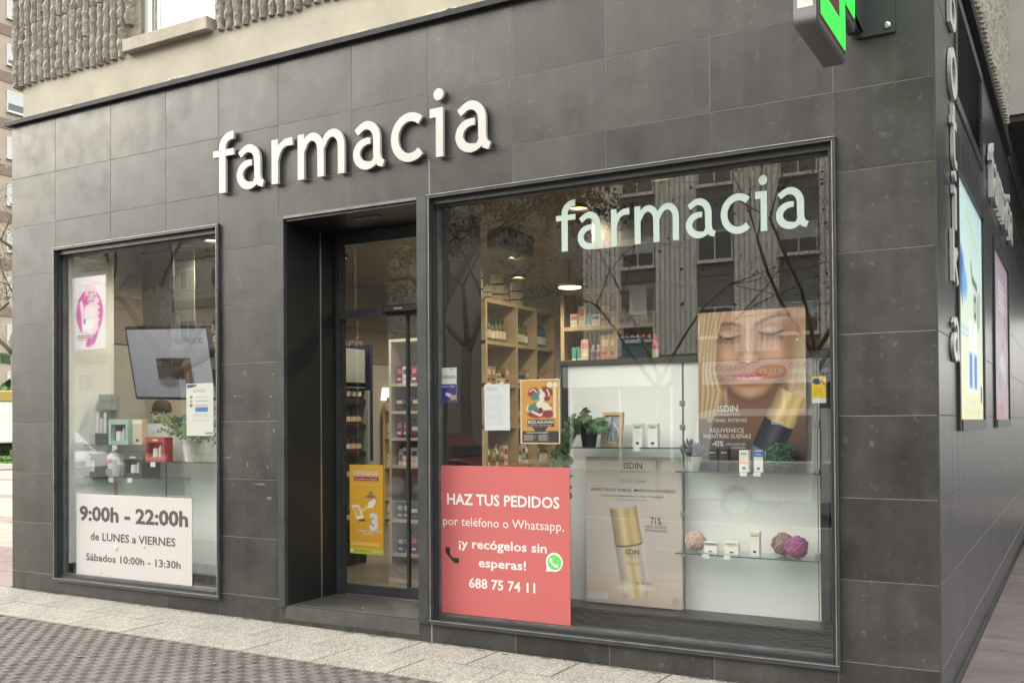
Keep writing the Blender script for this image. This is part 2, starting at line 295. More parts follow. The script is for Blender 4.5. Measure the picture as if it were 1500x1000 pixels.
# ------------------------------------------------------------------ lettering
_tc = {}
def text_arrays(s, bold=0.0, shear=0.0):
    k = (s, bold, shear)
    if k not in _tc:
        c = bpy.data.curves.new('t', 'FONT'); c.body = s; c.size = 1; c.resolution_u = 2; c.offset = bold; c.shear = shear
        o = bpy.data.objects.new('t', c); COL.objects.link(o); bpy.context.view_layer.update()
        me = bpy.data.meshes.new_from_object(o.evaluated_get(bpy.context.evaluated_depsgraph_get()))
        v = [tuple(q.co[:2]) for q in me.vertices]; f = [tuple(p.vertices) for p in me.polygons]
        bpy.data.objects.remove(o); bpy.data.curves.remove(c); bpy.data.meshes.remove(me); _tc[k] = (v, f)
    return _tc[k]
CAP = max(q[1] for q in text_arrays('H')[0])
def text(parent, s, x0, x1, z, h, Y, m, bold=0.0, shear=0.0, face='-y', name='lettering', align=None, words=False):
    """flat print: x0..x1 across, baseline z, capital height h, on the plane Y (or x=Y for face +x)"""
    v, f = text_arrays(s, bold, shear)
    if not v: return None
    a = min(q[0] for q in v); b = max(q[0] for q in v); kz = h / CAP; kx = (x1 - x0) / (b - a) if x1 is not None else kz
    if align == 'c': xc = x0; kx = kz; x0 = xc - (b - a) * kx / 2
    out = []
    for q in v:
        u = x0 + (q[0] - a) * kx; ww = z + q[1] * kz
        if face == '-y': out.append((u, Y, ww))
        elif face == '+x': out.append((Y, u, ww))
        elif face == '+y': out.append((-u, Y, ww))
    if words:
        order = sorted(range(len(f)), key=lambda i: min(v[k_][0] for k_ in f[i])); groups = []; right = -9
        for i in order:
            lo, hi = min(v[k_][0] for k_ in f[i]), max(v[k_][0] for k_ in f[i])
            if lo - right > .17: groups.append([])
            groups[-1].append(f[i]); right = max(right, hi)
        for g_ in groups:
            ids = sorted({k_ for q in g_ for k_ in q}); mp = {k_: j for j, k_ in enumerate(ids)}
            MB().add([out[k_] for k_ in ids], [tuple(mp[k_] for k_ in q) for q in g_]).build('word', m, parent)
        return None
    mb = MB(); mb.add(out, f)
    return mb.build(name, m, parent)
def ptext(parent, s, pl, pr, py, hpx, Y, m, bold=0.0, shear=0.0, words=False):
    """print placed by its photo measurements: left px, right px, baseline py at the left, capital height in px"""
    a = P(pl, py, Y); b = P(pr, py, Y); t = P(pl, py - hpx, Y)
    return text(parent, s, a.x, b.x, a.z, t.z - a.z, Y, m, bold, shear, words=words)

def arc(cx, cz, rx, rz, a0, a1, n=10): return [(cx + rx * math.cos(rad(a0 + (a1 - a0) * i / n)), cz + rz * math.sin(rad(a0 + (a1 - a0) * i / n))) for i in range(n + 1)]
S = .178
GLYPH = {   # x-height 1; each stroke is (centre line, width); size is the advance box
 'f': (.67, [([(.25, 0), (.25, .95)] + arc(.52, 1.02, .27, .275, 180, 82, 9), S), ([(0, .915), (.56, .915)], .15)]),
 'a': (.86, [([(.10, .79)] + arc(.36, .60, .27, .315, 118, 8, 10) + [(.63, .30)] + [(.645, .19), (.70, .10), (.80, .06)], [.15, .155, .16, .17, .175, .178] + [S] * 8 + [.17, .15, .13]), (arc(.40, .33, .30, .255, 78, 180, 8) + arc(.40, .33, .30, .26, 190, 300, 9) + [(.62, .23)], [.13, .14, .15, .16, .17, .175] + [S] * 10 + [.16, .14, .13])]),
 'r': (.63, [([(.11, 0), (.11, .985)], S), ([(.14, .48), (.18, .66), (.27, .81), (.41, .885), (.60, .89)], [.10, .14, .155, .165, .175])]),
 'm': (1.32, [([(.10, 0), (.10, .985)], S), ([(.13, .55)] + arc(.41, .60, .24, .30, 160, 0, 9) + [(.655, 0)], [.08, .13, .145, .155, .16, .17] + [S] * 6), ([(.68, .55)] + arc(.97, .60, .245, .30, 160, 0, 9) + [(1.215, 0)], [.08, .13, .145, .155, .16, .17] + [S] * 6)]),
 'c': (.81, [(arc(.48, .5, .375, .415, 48, 312, 18), S)]),
 'i': (.36, [([(.25, 0), (.25, .985)], S), ([(.01, .895), (.2, .895)], .18), ('dot', .23, 1.255, .122)]),
 'o': (.9, [(arc(.45, .5, .35, .41, 90, 450, 24), S)]),
 't': (.62, [([(.24, 1.3), (.24, .26)] + arc(.42, .26, .18, .17, 180, 275, 6) + [(.58, .10)], S), ([(0, .92), (.58, .92)], .17)]),
 'k': (.78, [([(.11, 0), (.11, 1.42)], S), ([(.16, .42), (.66, .97)], .2), ([(.32, .58), (.70, 0.02)], .22)]),
 'b': (.88, [([(.11, 0), (.11, 1.42)], S), (arc(.45, .49, .33, .40, 150, -150, 18), S)]),
}
def stroke(mb, pts, wd, d0, d1):
    n = len(pts)
    if not hasattr(wd, '__len__'): wd = [wd] * n
    wd = list(wd) + [wd[-1]] * (n - len(wd))
    closed = abs(pts[0][0] - pts[-1][0]) < 1e-6 and abs(pts[0][1] - pts[-1][1]) < 1e-6
    L_, R_ = [], []
    for i in range(n):
        a = pts[(i - 1) % (n - 1)] if closed else pts[max(i - 1, 0)]; b = pts[(i + 1) % (n - 1)] if closed else pts[min(i + 1, n - 1)]
        if closed and i == n - 1: a = pts[n - 2]; b = pts[1]
        if closed and i == 0: a = pts[n - 2]; b = pts[1]
        dx, dz = b[0] - a[0], b[1] - a[1]; l = math.hypot(dx, dz) or 1; nx, nz = -dz / l, dx / l
        L_.append((pts[i][0] + nx * wd[i] / 2, pts[i][1] + nz * wd[i] / 2)); R_.append((pts[i][0] - nx * wd[i] / 2, pts[i][1] - nz * wd[i] / 2))
    o = len(mb.v)
    for q in (L_, R_):
        for d in (d0, d1): mb.v += [(p[0], d, p[1]) for p in q]
    lf, lb, rf, rb = o, o + n, o + 2 * n, o + 3 * n
    for i in range(n - 1):
        mb.f.append((lf + i, rf + i, rf + i + 1, lf + i + 1)); mb.f.append((lb + i + 1, rb + i + 1, rb + i, lb + i))
        mb.f.append((lf + i + 1, lb + i + 1, lb + i, lf + i)); mb.f.append((rf + i, rb + i, rb + i + 1, rf + i + 1)); mb.m += [0, 0, 1, 1]
    if not closed:
        mb.f.append((lf, lb, rb, rf)); mb.f.append((lf + n - 1, rf + n - 1, rb + n - 1, lb + n - 1)); mb.m += [1, 1]
def glyph(ch, x0, x1, z0, xh, depth, step):
    """letter standing in the xz plane, front at y=0, back at y=depth"""
    adv, parts = GLYPH[ch]; mb = MB(); k = 0
    for p in parts:
        if p[0] == 'dot':
            pts = arc(p[1], p[2], p[3], p[3], 0, 360, 20)[:-1]; n = len(pts); o = len(mb.v)
            mb.v += [(a, 0, b) for a, b in pts] + [(a, depth / 1, b) for a, b in pts]
            mb.f += [tuple(range(o + n - 1, o - 1, -1)), tuple(range(o + n, o + 2 * n))] + [(o + i, o + (i + 1) % n, o + n + (i + 1) % n, o + n + i) for i in range(n)]; mb.m += [0, 0] + [1] * n
        else: stroke(mb, p[0], p[1], k * step, depth); k += 1
    a = min(v[0] for v in mb.v); b = max(v[0] for v in mb.v)
    mb.v = [(x0 + (v[0] - a) * (x1 - x0) / (b - a), v[1], z0 + v[2] * xh) for v in mb.v]
    return mb
def fix_normals(me):
    bm = bmesh.new(); bm.from_mesh(me); bmesh.ops.recalc_face_normals(bm, faces=bm.faces[:]); bm.to_mesh(me); bm.free()

# ------------------------------------------------------------------ printed sheets
class Canvas:
    """ink laid on a fine grid; u across 0..1, v down 0..1, asp = height/width"""
    def __init__(s, n, asp, bg):
        s.nx = n; s.nz = max(2, int(n * asp)); s.asp = asp
        s.U, s.V = np.meshgrid(np.linspace(0, 1, s.nx), np.linspace(0, 1, s.nz)); s.W = s.V * asp
        s.c = np.zeros((s.nz, s.nx, 3)); s.c[:] = bg
    def put(s, a, col):
        a = np.clip(a, 0, 1)[..., None]; s.c = s.c * (1 - a) + np.array(col) * a
    def ell(s, u, v, ru, rv, col, soft=.02, alpha=1., rot=0.):
        du = s.U - u; dv = s.W - v * s.asp; ca, sa = math.cos(rad(rot)), math.sin(rad(rot)); x = du * ca + dv * sa; y = -du * sa + dv * ca
        d = (1 - np.sqrt((x / ru) ** 2 + (y / (rv * s.asp)) ** 2)) * min(ru, rv * s.asp)
        s.put((d / max(soft, 1e-4) + .5) * 1.0 * alpha if alpha == 1 else np.clip(d / max(soft, 1e-4) + .5, 0, 1) * alpha, col)
    def box(s, u0, u1, v0, v1, col, soft=.004, alpha=1.):
        d = np.minimum(np.minimum(s.U - u0, u1 - s.U), np.minimum(s.V - v0, v1 - s.V) * s.asp); s.put(np.clip(d / soft + .5, 0, 1) * alpha, col)
    def poly(s, pts, col, soft=.01, alpha=1.):
        pts = [(a, b * s.asp) for a, b in pts]; ins = np.zeros_like(s.U, bool); dist = np.full_like(s.U, 9.)
        n = len(pts)
        for i in range(n):
            (x1, y1), (x2, y2) = pts[i], pts[(i + 1) % n]
            cnd = ((y1 > s.W) != (y2 > s.W)) & (s.U < (x2 - x1) * (s.W - y1) / ((y2 - y1) or 1e-9) + x1); ins ^= cnd
            dx, dy = x2 - x1, y2 - y1; t = np.clip(((s.U - x1) * dx + (s.W - y1) * dy) / (dx * dx + dy * dy + 1e-12), 0, 1)
            dist = np.minimum(dist, np.hypot(s.U - x1 - t * dx, s.W - y1 - t * dy))
        s.put(np.clip(np.where(ins, dist, -dist) / soft + .5, 0, 1) * alpha, col)
    def line(s, pts, wd, col, soft=.008, alpha=1.):
        pts = [(a, b * s.asp) for a, b in pts]; dist = np.full_like(s.U, 9.)
        for (x1, y1), (x2, y2) in zip(pts, pts[1:]):
            dx, dy = x2 - x1, y2 - y1; t = np.clip(((s.U - x1) * dx + (s.W - y1) * dy) / (dx * dx + dy * dy + 1e-12), 0, 1)
            dist = np.minimum(dist, np.hypot(s.U - x1 - t * dx, s.W - y1 - t * dy))
        s.put(np.clip((wd / 2 - dist) / soft + .5, 0, 1) * alpha, col)
    def vgrad(s, stops):
        vs_ = [q[0] for q in stops]
        for k in range(3): s.c[..., k] = np.interp(s.V, vs_, [q[1][k] for q in stops])
    def lines(s, u0, u1, v0, v1, n, col, alpha=.6, seed=1):       # rows of illegible small print
        r = random.Random(seed); dv = (v1 - v0) / n
        for i in range(n): s.box(u0, u0 + (u1 - u0) * r.uniform(.7, 1), v0 + i * dv, v0 + (i + .5) * dv, col, .004, alpha)
    def build(s, name, x0, x1, z0, z1, Y, parent=None, material='print', thick=.002, face='-y'):
        X = x0 + s.U * (x1 - x0); Z = z1 - s.V * (z1 - z0); nx, nz = s.nx, s.nz
        Yf = np.full_like(X, Y)
        co = np.stack([X, Yf, Z] if face == '-y' else [Yf, X, Z], -1).reshape(-1, 3)
        i = np.arange(nz * nx).reshape(nz, nx); q = np.stack([i[1:, :-1], i[1:, 1:], i[:-1, 1:], i[:-1, :-1]], -1).reshape(-1, 4)
        back = co[[i[0, 0], i[0, -1], i[-1, -1], i[-1, 0]]] + np.array([0, thick, 0] if face == '-y' else [-thick, 0, 0]); o = nx * nz
        vv = co.tolist() + back.tolist(); c4 = [int(i[0, 0]), int(i[0, -1]), int(i[-1, -1]), int(i[-1, 0])]
        ff = q.tolist() + [[o, o + 1, o + 2, o + 3]] + [[c4[k], c4[(k + 1) % 4], o + (k + 1) % 4, o + k] for k in range(4)]
        me = bpy.data.meshes.new(name); me.from_pydata(vv, [], ff); me.update()
        ca = me.color_attributes.new('ink', 'FLOAT_COLOR', 'POINT'); cl = np.ones((len(vv), 4), np.float32); cl[:o, :3] = np.clip(s.c.reshape(-1, 3), 0, 1); cl[o:, :3] = s.c.mean((0, 1))
        ca.data.foreach_set('color', cl.ravel())
        return link(name, me, material, parent)

# ================================================================== THE SETTING
TILT = .0043                                    # the pavement falls slightly towards the corner
def ground(name, x0, x1, y0, y1, z, m, z0=-.3):
    o = MB().box(x0, x1, y0, y1, z0, z).build(name, m); o.rotation_euler.y = TILT; return struct(o)
base = MB().box(-300, 300, -300, 300, -.6, -.16).build('ground', 'asphalt'); struct(base)
pav = ground('pavement', -30, 12, -8.4, 16, -.012, 'grout_dark')
road = ground('road', -120, 60, -24, -8.56, -.13, 'asphalt')
# kerb of the pavement
kb = MB()
ker = bpy.data.objects.new('kerb', MB().box(-30, 12, -8.56, -8.4, -.3, -.006).mesh('kerb')); COL.objects.link(ker); ker.data.materials.append(M['kerb_stone']); ker.rotation_euler.y = TILT; struct(ker)
# exposed aggregate slabs along the shop front
ag = struct(MB().box(-14, 4, -.845, -.02, -.011, -.007).build('aggregate_strip', 'grout_dark')); ag.rotation_euler.y = TILT
slab_me = MB().box(.003, .594, .003, .408, -.03, 0, b=.002).mesh('slab')
slab_me.materials.append(M['aggregate'])
for r, y in enumerate((-.838, -.424)):
    for k in range(-20, 6):
        o = link('aggregate_slab', slab_me, None, ag, (k * .6 + (.3 if r else 0), y + (.006 if r else 0), random.uniform(-.0015, .0015)))
        o.rotation_euler = (random.uniform(-.003, .003), random.uniform(-.003, .003), 0)
# relief pavers: raised squares in a chequer
rel = struct(MB().box(-14, 4, -8.38, -.85, -.0115, -.010).build('paver_field', 'paver_low')); rel.rotation_euler.y = TILT
def paver_mesh(q):
    rr = random.Random(q); mb = MB().box(.001, .259, .001, .259, -.02, -.006, 1); n = 4; s = .258 / n
    for i in range(n):
        for j in range(n):
            if (i + j) % 2: continue
            x, y = .001 + i * s, .001 + j * s; h = rr.uniform(-.0012, .0006); b = .004
            mb.add([(x - .001, y - .001, -.006), (x + s + .001, y - .001, -.006), (x + s + .001, y + s + .001, -.006), (x - .001, y + s + .001, -.006), (x + b, y + b, h), (x + s - b, y + b, h), (x + s - b, y + s - b, h), (x + b, y + s - b, h)],
                   [(4, 5, 6, 7), (0, 1, 5, 4), (1, 2, 6, 5), (2, 3, 7, 6), (3, 0, 4, 7)], 0)
    me = mb.mesh('paver'); me.materials.append(M['paver_top']); me.materials.append(M['paver_low']); return me
pms = [paver_mesh(q) for q in range(4)]
for i in range(-38, -3):
    for j in range(9):
        if j > 7 and i < -14: continue
        o = link('paver', random.choice(pms), None, rel, (i * .26, -.852 - .26 * (j + 1), random.uniform(-.002, .002))); o.rotation_euler = (random.uniform(-.006, .006), random.uniform(-.006, .006), random.choice((0, 0, .004)))
rest = MB()
for i in range(-53, 15):
    for j in range(28):
        if -38 <= i < -3 and j < 9 and (i < -4 or True): continue
        x0, y0 = i * .26, -.852 - .26 * (j + 1); rest.box(x0 + .002, x0 + .258, y0 + .002, y0 + .258, -.02, random.uniform(-.003, .001))
ro = rest.build('paver', 'paver_top', rel); ro['kind'] = 'stuff'
# pinkish slabs along the side street
pk = struct(MB().box(0.02, 6, .0, 16, -.0112, -.009).build('side_pavement', 'grout_dark')); pk.rotation_euler.y = TILT
for j in range(40):
    y = .02 + j * .4
    for k in range(9):
        x = .03 + k * .62 + (.31 if j % 2 else 0) - (.31 if j % 2 else 0) * (k == 0)
        wd = .612 if not (j % 2 and k == 0) else .302
        if y > 9 and k > 3: continue
        if y > 15.4: continue
        x = .03 + (k * .62 if j % 2 == 0 else (0 if k == 0 else .31 + (k - 1) * .62))
        MB().box(x, x + wd, y, y + .392, -.03, random.uniform(-.004, .001), b=.003).build('slab', 'pink_slab', pk)
# pavement to the left of the shop: beige slabs with red bands, a kerb, a lawn
lf = struct(MB().box(-30, -7.95, 0.0, 14.6, -.0113, -.0095).build('forecourt_pavement', 'grout_dark')); lf.rotation_euler.y = TILT
yy = .01
for j in range(24):
    d = .6
    for k in range(26):
        x = -7.97 - (k + 1) * .8
        if not (-1.2 < (x + 7.97) * -0.64 - yy < 4.5): continue
        red = (j in (0, 1, 2, 6, 11, 17)) 
        MB().box(x + .004, x + .796, yy + .003, yy + d - .003, -.03, random.uniform(-.003, 0)).build('slab', 'red_slab' if red else 'beige_slab', lf)
    yy += d
k2 = MB().box(-60, -12, 14.7, 14.95, -.3, .12).build('lawn_kerb', 'kerb_stone'); struct(k2); k2.rotation_euler.y = TILT
lw = MB().box(-70, -12, 14.95, 40, -.3, .06).build('lawn', 'grass_green'); struct(lw); lw.rotation_euler.y = TILT
lwb = MB(); 
for i in range(2600):
    x = random.uniform(-40, -24); y = random.uniform(15, 22); h = random.uniform(.04, .1); a = random.uniform(0, 6.3); dx, dy = .02 * math.cos(a), .02 * math.sin(a); z = .058 - x * TILT
    lwb.add([(x - dx, y - dy, z), (x + dx, y + dy, z), (x + random.uniform(-.03, .03), y + random.uniform(-.03, .03), z + h)], [(0, 1, 2)])
gb = lwb.build('grass', 'grass_green'); gb['kind'] = 'stuff'; gb['label'] = 'short green grass on the lawn beyond the kerb'; gb['category'] = 'grass'

# ------------------------------------------------------------------ the pharmacy building
B = thing('pharmacy_building', 'dark grey tiled corner pharmacy with ribbed concrete storey above', 'building')
T_ = .45; H0 = .1935
ROWS = [-.02] + [H0 + T_ * k for k in range(9)] + [4.285]
COLX = [-7.92, -7.29, -6.55, -5.867, -5.265, -4.634, -3.92, -3.25, -2.577, -1.908, -1.234, -.525, 0.0]
LWIN = (-7.29, -5.265, .163, 3.088); DOOR = (-4.634, -3.34, .148, 3.072); BWIN = (-3.24, -.525, .163, 3.075)
OPEN = [LWIN, (-4.634, -3.24, .148, 3.075), BWIN]
def minus(r, o):
    x0, x1, z0, z1 = r; a0, a1, b0, b1 = o
    if a0 >= x1 or a1 <= x0 or b0 >= z1 or b1 <= z0: return [r]
    out = []
    xx0, xx1 = max(x0, a0), min(x1, a1)
    if b1 < z1: out.append((xx0, xx1, b1, z1))
    if b0 > z0: out.append((xx0, xx1, z0, b0))
    if a0 > x0: out.append((x0, a0, z0, z1))
    if a1 < x1: out.append((a1, x1, z0, z1))
    return out
def cells(cols, rows, opens):
    res = []
    for i in range(len(cols) - 1):
        for j in range(len(rows) - 1):
            rs = [(cols[i], cols[i + 1], rows[j], rows[j + 1])]
            for o in opens: rs = [q for r in rs for q in minus(r, o)]
            res += [r for r in rs if r[1] - r[0] > .02 and r[3] - r[2] > .02]
    return res
G = .0020
for (x0, x1, z0, z1) in cells(COLX, ROWS, OPEN):
    xc, zc = (x0 + x1) / 2, (z0 + z1) / 2; w2, h2 = (x1 - x0) / 2 - G, (z1 - z0) / 2 - G; j = random.uniform(0, .0012)
    MB().box(-w2, w2, -j, .014, -h2, h2, b=.0008).build('tile', 'facade_tile', B, (xc, 0, zc))
# the masonry behind the tiles (openings left free)
bk = MB()
for r in [(-7.912, LWIN[0], -.1, 4.28), (LWIN[1], -4.634, -.1, 4.28), (-.525, -.008, -.1, 4.28), (LWIN[0], LWIN[1], -.1, .16), (LWIN[0], LWIN[1], 3.09, 4.28), (-4.634, -.525, 3.076, 4.28), (-4.634, -.525, -.1, .145)]:
    bk.box(r[0], r[1], .0012, .30, r[2], r[3])
bk.build('wall', 'grout', B)
MB().box(-7.915, -7.7, .3, 7.2, -.1, 4.28).build('wall', 'facade_tile', B)
# corner bead
MB().box(-.006, .004, -.003, .012, -.05, 4.285).build('corner_trim', 'frame_metal', B)
# drip edge above the tiles, cream rendered band, ribbed concrete, window above
MB().box(-7.97, .05, -.045, .05, 4.288, 4.325).build('drip_edge', 'trim_metal', B)
MB().box(-7.972, .052, -.038, .05, 4.325, 4.331).build('drip_flashing', 'frame_metal', B)
cb = MB(); nx, nz = 90, 5
cb.box(-7.75, -.04, .0, .3, 4.337, 4.66); cb.build('rendered_band', 'cream_render', B)
for k in range(9):                                # flaking patches along the drip edge
    x = random.choice((-7.1, -6.9, -6.0, -5.8, -5.6, -3.9, -3.1)) + random.uniform(-.1, .1); n = 9; wd = random.uniform(.08, .22); hh = random.uniform(.012, .035)
    pts = [(x - wd, 4.3375)] + [(x - wd + 2 * wd * i / n, 4.3375 + hh * math.sin(math.pi * i / n) * random.uniform(.5, 1.2)) for i in range(1, n)] + [(x + wd, 4.3375)]
    MB().prism(pts, -.0016, .001).build('render_flake', 'cream_flake', B)
# ribs
UW = (-6.19, -5.32, 4.76, 6.2)                    # upper window opening
MB().box(-7.83, UW[0], .02, .3, 4.66, 6.4).build('wall', 'wall_concrete', B)
MB().box(UW[1], -.06, .02, .3, 4.66, 6.4).build('wall', 'wall_concrete', B)
MB().box(UW[0], UW[1], .02, .3, 4.66, UW[2] - .01).build('wall', 'wall_concrete', B)
MB().box(UW[0], UW[1], .02, .3, UW[3], 6.4).build('wall', 'wall_concrete', B)
def rib_mesh(q, wd=.090, h=.268):
    rr = random.Random(q); mb = MB(); nz = 8; prof = [(-.5, .10), (-.47, .062), (-.36, .045), (-.27, .004), (-.10, -.016), (.12, -.016), (.28, .004), (.37, .045), (.47, .062), (.5, .10)]
    off = rr.uniform(-.006, .006); sk = rr.uniform(-.03, .03)
    for i in range(nz):
        t = i / (nz - 1); z = h * t; chip = rr.uniform(-.004, .007); end = i in (0, nz - 1)
        for (u, y) in prof:
            core = abs(u) < .4
            mb.v.append(((u + (rr.uniform(-.022, .022) + sk * (t - .5) if core else 0)) * wd, (y + off + chip + rr.uniform(-.010, .010) + (.007 if end else 0)) if core else y, z + (rr.uniform(-.007, .007) if core and not end else 0)))
    n = len(prof)
    for i in range(nz - 1):
        for k in range(n - 1): mb.f.append((i * n + k, i * n + k + 1, (i + 1) * n + k + 1, (i + 1) * n + k)); mb.m.append(0)
    mb.f += [tuple(range(n - 1, -1, -1)), tuple(range((nz - 1) * n, nz * n))]; mb.m += [0, 0]
    return mb
rms = [rib_mesh(q).mesh('rib') for q in range(14)]
for m_ in rms: m_.materials.append(M['rib_concrete'])
PIT = .090; nrib = 0; restr = MB()
for k in range(88):
    x = -7.835 + k * PIT
    for c in range(5):
        z = 4.628 + c * .268 + (.012 if (k // 3) % 2 else 0)
        if UW[0] - .05 < x < UW[1] + .05 and z + .26 > UW[2] - .02: 
            continue
        if UW[0] - .12 < x < UW[1] + .02 and c == 0: continue
        if x < -3.0 and c < 5 and nrib < 300:
            o = link('rib', rms[random.randrange(14)], None, B, (x, -.03, z)); o.scale = (random.choice((1, -1)), random.uniform(.9, 1.1), 1); nrib += 1
        elif x < -.1:
            mb = rib_mesh(100 + k * 7 + c); mb.xf(Matrix.Translation((x, -.03, z))); restr.add(mb.v, mb.f)
rs_ = restr.build('rib', 'rib_concrete', B); rs_['kind'] = 'stuff'
MB().box(-6.31, -5.315, -.075, .14, 4.65, 4.757, b=.006).build('window_sill', 'sill_stone', B)
uw = MB()
for r in [(-6.19, -6.10, 4.76, 6.2), (-5.36, -5.32, 4.76, 6.2)]: uw.box(r[0], r[1], .06, .12, r[2], r[3])
uw.box(-6.10, -5.36, .06, .12, 4.76, 4.83); wob = uw.build('window', 'white_frame', B)
MB().box(-6.065, -6.05, .055, .06, 4.83, 6.2).build('bead', 'frame_metal', wob)
MB().box(-6.10, -5.36, .085, .095, 4.83, 6.2).build('pane', 'shelf_glass', wob)
for k in range(24): MB().box(-6.09, -5.37, .108, .116, 4.835 + k * .055, 4.835 + k * .055 + .05).build('blind_slat', 'blind', wob)

# window frames: an outer angle, a deeper inner frame, the pane
def shop_window(o, name='window'):
    x0, x1, z0, z1 = o; a = .026
    mb = MB(); mb.box(x0 - .012, x1 + .012, -.022, .03, z1 - .006, z1 + .020); mb.box(x0 - .012, x1 + .012, -.024, .03, z0 - .022, z0 + .006)
    mb.box(x0 - .014, x0 + .008, -.023, .03, z0 + .006, z1 - .006); mb.box(x1 - .008, x1 + .014, -.023, .03, z0 + .006, z1 - .006)
    f = mb.build(name, 'frame_metal', B)
    lp_ = MB(); q_ = .005; lp_.box(x0 - .012, x1 + .012, -.0275, -.0225, z1 + .012, z1 + .017); lp_.box(x0 - .012, x1 + .012, -.0285, -.0245, z0 + .001, z0 + .006); lp_.box(x0 + .002, x0 + .006, -.0275, -.0235, z0 + .006, z1 - .006); lp_.box(x1 - .007, x1 - .002, -.0275, -.0235, z0 + .006, z1 - .006); lp_.build('highlight_lip', 'frame_highlight', f)  # paler lip colours in the thin highlights along the frame edges
    i = .020
    d = MB(); d.box(x0 + .008, x0 + i, .012, .16, z0 + .006, z1 - .006); d.box(x1 - i - .012, x1 - .008, .012, .16, z0 + .006, z1 - .006); d.box(x0 + i, x1 - i - .012, .012, .16, z1 - .045, z1 - .006); d.box(x0 + i, x1 - i - .012, .012, .16, z0 + .006, z0 + .030)
    d.build('inner_frame', 'frame_dark', f)
    e = MB(); g = i; h_ = .010; e.box(x0 + g, x0 + g + h_, .055, .105, z0 + .03, z1 - .045); e.box(x1 - g - .012 - h_, x1 - g - .012, .055, .105, z0 + .03, z1 - .045); e.box(x0 + g + h_, x1 - g - .012 - h_, .055, .105, z1 - .057, z1 - .045); e.box(x0 + g + h_, x1 - g - .012 - h_, .055, .105, z0 + .03, z0 + .042)
    e.build('glazing_bead', 'frame_light', f)
    MB().box(x0 + g + .004, x1 - g - .016, .078, .086, z0 + .034, z1 - .05).build('pane', 'glass', f)
    return f
shop_window(LWIN); shop_window(BWIN)
# door recess
DY = .62
MB().box(-4.634, -4.572, -.016, .02, .14, 3.092).build('door_trim', 'frame_metal', B)
MB().box(-4.572, -3.342, -.0155, .02, 3.072, 3.092).build('door_trim', 'frame_light', B)
MB().box(-3.342, -3.262, -.0165, .24, .14, 3.094).build('door_post', 'frame_metal', B)
MB().box(-4.634, -4.573, .02, .40, .148, 3.07).build('reveal_panel', 'black_panel', B)
MB().box(-4.640, -4.577, .412, DY + .02, .148, 3.07).build('reveal_panel', 'black_panel', B)
MB().box(-4.60, -4.5695, .40, .412, .148, 3.06).build('reveal_bead', 'steel', B)
MB().box(-3.342, -3.30, .02, .24, .15, 3.06).build('reveal_panel', 'black_panel', B) if False else None
MB().box(-3.33, -3.27, .24, DY + .1, .148, 3.07).build('reveal_panel', 'black_panel', B)
MB().box(-4.572, -3.342, .0, DY + .04, 3.052, 3.071).build('soffit_panel', 'black_panel', B)
MB().box(-4.05, -3.80, .16, .20, 3.040, 3.052).build('soffit_light_housing', 'frame_light', B)
th = MB().box(-4.575, -3.342, -.004, DY + .3, .05, .150).build('threshold', 'threshold', B)
MB().box(-4.574, -3.343, .008, .035, .150, .1535).build('threshold_groove', 'dirt', th)
MB().box(-4.574, -3.343, .045, .055, .150, .1545).build('threshold_strip', 'frame_light', th)
dr = MB(); dr.box(-4.575, -4.535, DY - .03, DY + .05, .15, 3.05); dr.box(-4.535, -3.33, DY - .03, DY + .05, 2.955, 3.05); dr.box(-4.535, -3.33, DY - .035, DY + .06, 2.36, 2.43)
door = dr.build('door', 'frame_metal', B)
MB().box(-4.535, -3.33, DY, DY + .008, 2.43, 2.955).build('transom_pane', 'glass', door)
mb = MB(); mb.box(-4.535, -4.515, DY, DY + .03, .16, 2.36); mb.box(-4.515, -3.90, DY, DY + .03, .16, .235); mb.box(-3.90, -3.878, DY, DY + .03, .16, 2.36); mb.box(-3.878, -3.33, DY, DY + .03, .16, .25)
mb.build('door_leaf', 'frame_metal', door)
MB().box(-4.515, -3.90, DY + .012, DY + .019, .235, 2.36).build('pane', 'glass', door); MB().box(-3.878, -3.33, DY + .012, DY + .019, .25, 2.36).build('pane', 'glass', door)
MB().box(-4.49, -3.34, DY - .012, DY - .004, .151, .158).build('floor_track', 'steel', door)
MB().box(-4.06, -3.70, DY - .10, DY - .036, 2.375, 2.435, b=.01).build('door_sensor', 'ink_black', door)
MB().box(-3.94, -3.86, DY - .1015, DY - .0995, 2.40, 2.411).build('sensor_logo', 'ink_grey', door)

# side street wall: dark panels, vent, poster windows
SROW = [-.02] + [H0 + T_ * k for k in range(9)] + [4.285]
SCOL = [.014, .62, 1.3, 1.98, 2.66, 3.34, 4.02, 4.7, 5.38, 6.06, 6.74, 7.42, 8.1, 8.78, 9.46, 10.14, 10.82, 11.5]
SW1 = (.93, 2.78, 1.47, 3.10); SW2 = (3.86, 5.85, 1.47, 3.09); SV = (1.0, 2.86, 3.50, 4.18)
for (y0, y1, z0, z1) in cells(SCOL, SROW, [SW1, SW2, SV]):
    MB().box(-.014, random.uniform(0, .001), -(y1 - y0) / 2 + .0015, (y1 - y0) / 2 - .0015, -(z1 - z0) / 2 + .0015, (z1 - z0) / 2 - .0015, b=.0012).build('tile', 'side_panel', B, (0, (y0 + y1) / 2, (z0 + z1) / 2))
sb = MB()
for r in [(.3, .93, -.1, 4.28), (.93, 2.78, -.1, 1.465), (2.78, 3.86, -.1, 4.28), (3.86, 5.85, -.1, 1.465), (5.85, 11.5, -.1, 4.28), (.93, 2.78, 3.11, 3.49), (3.86, 5.85, 3.10, 4.28), (.93, 2.78, 4.19, 4.28)]: sb.box(-.25, -.003, r[0], r[1], r[2], r[3])
sb.build('wall', 'grout_dark', B)
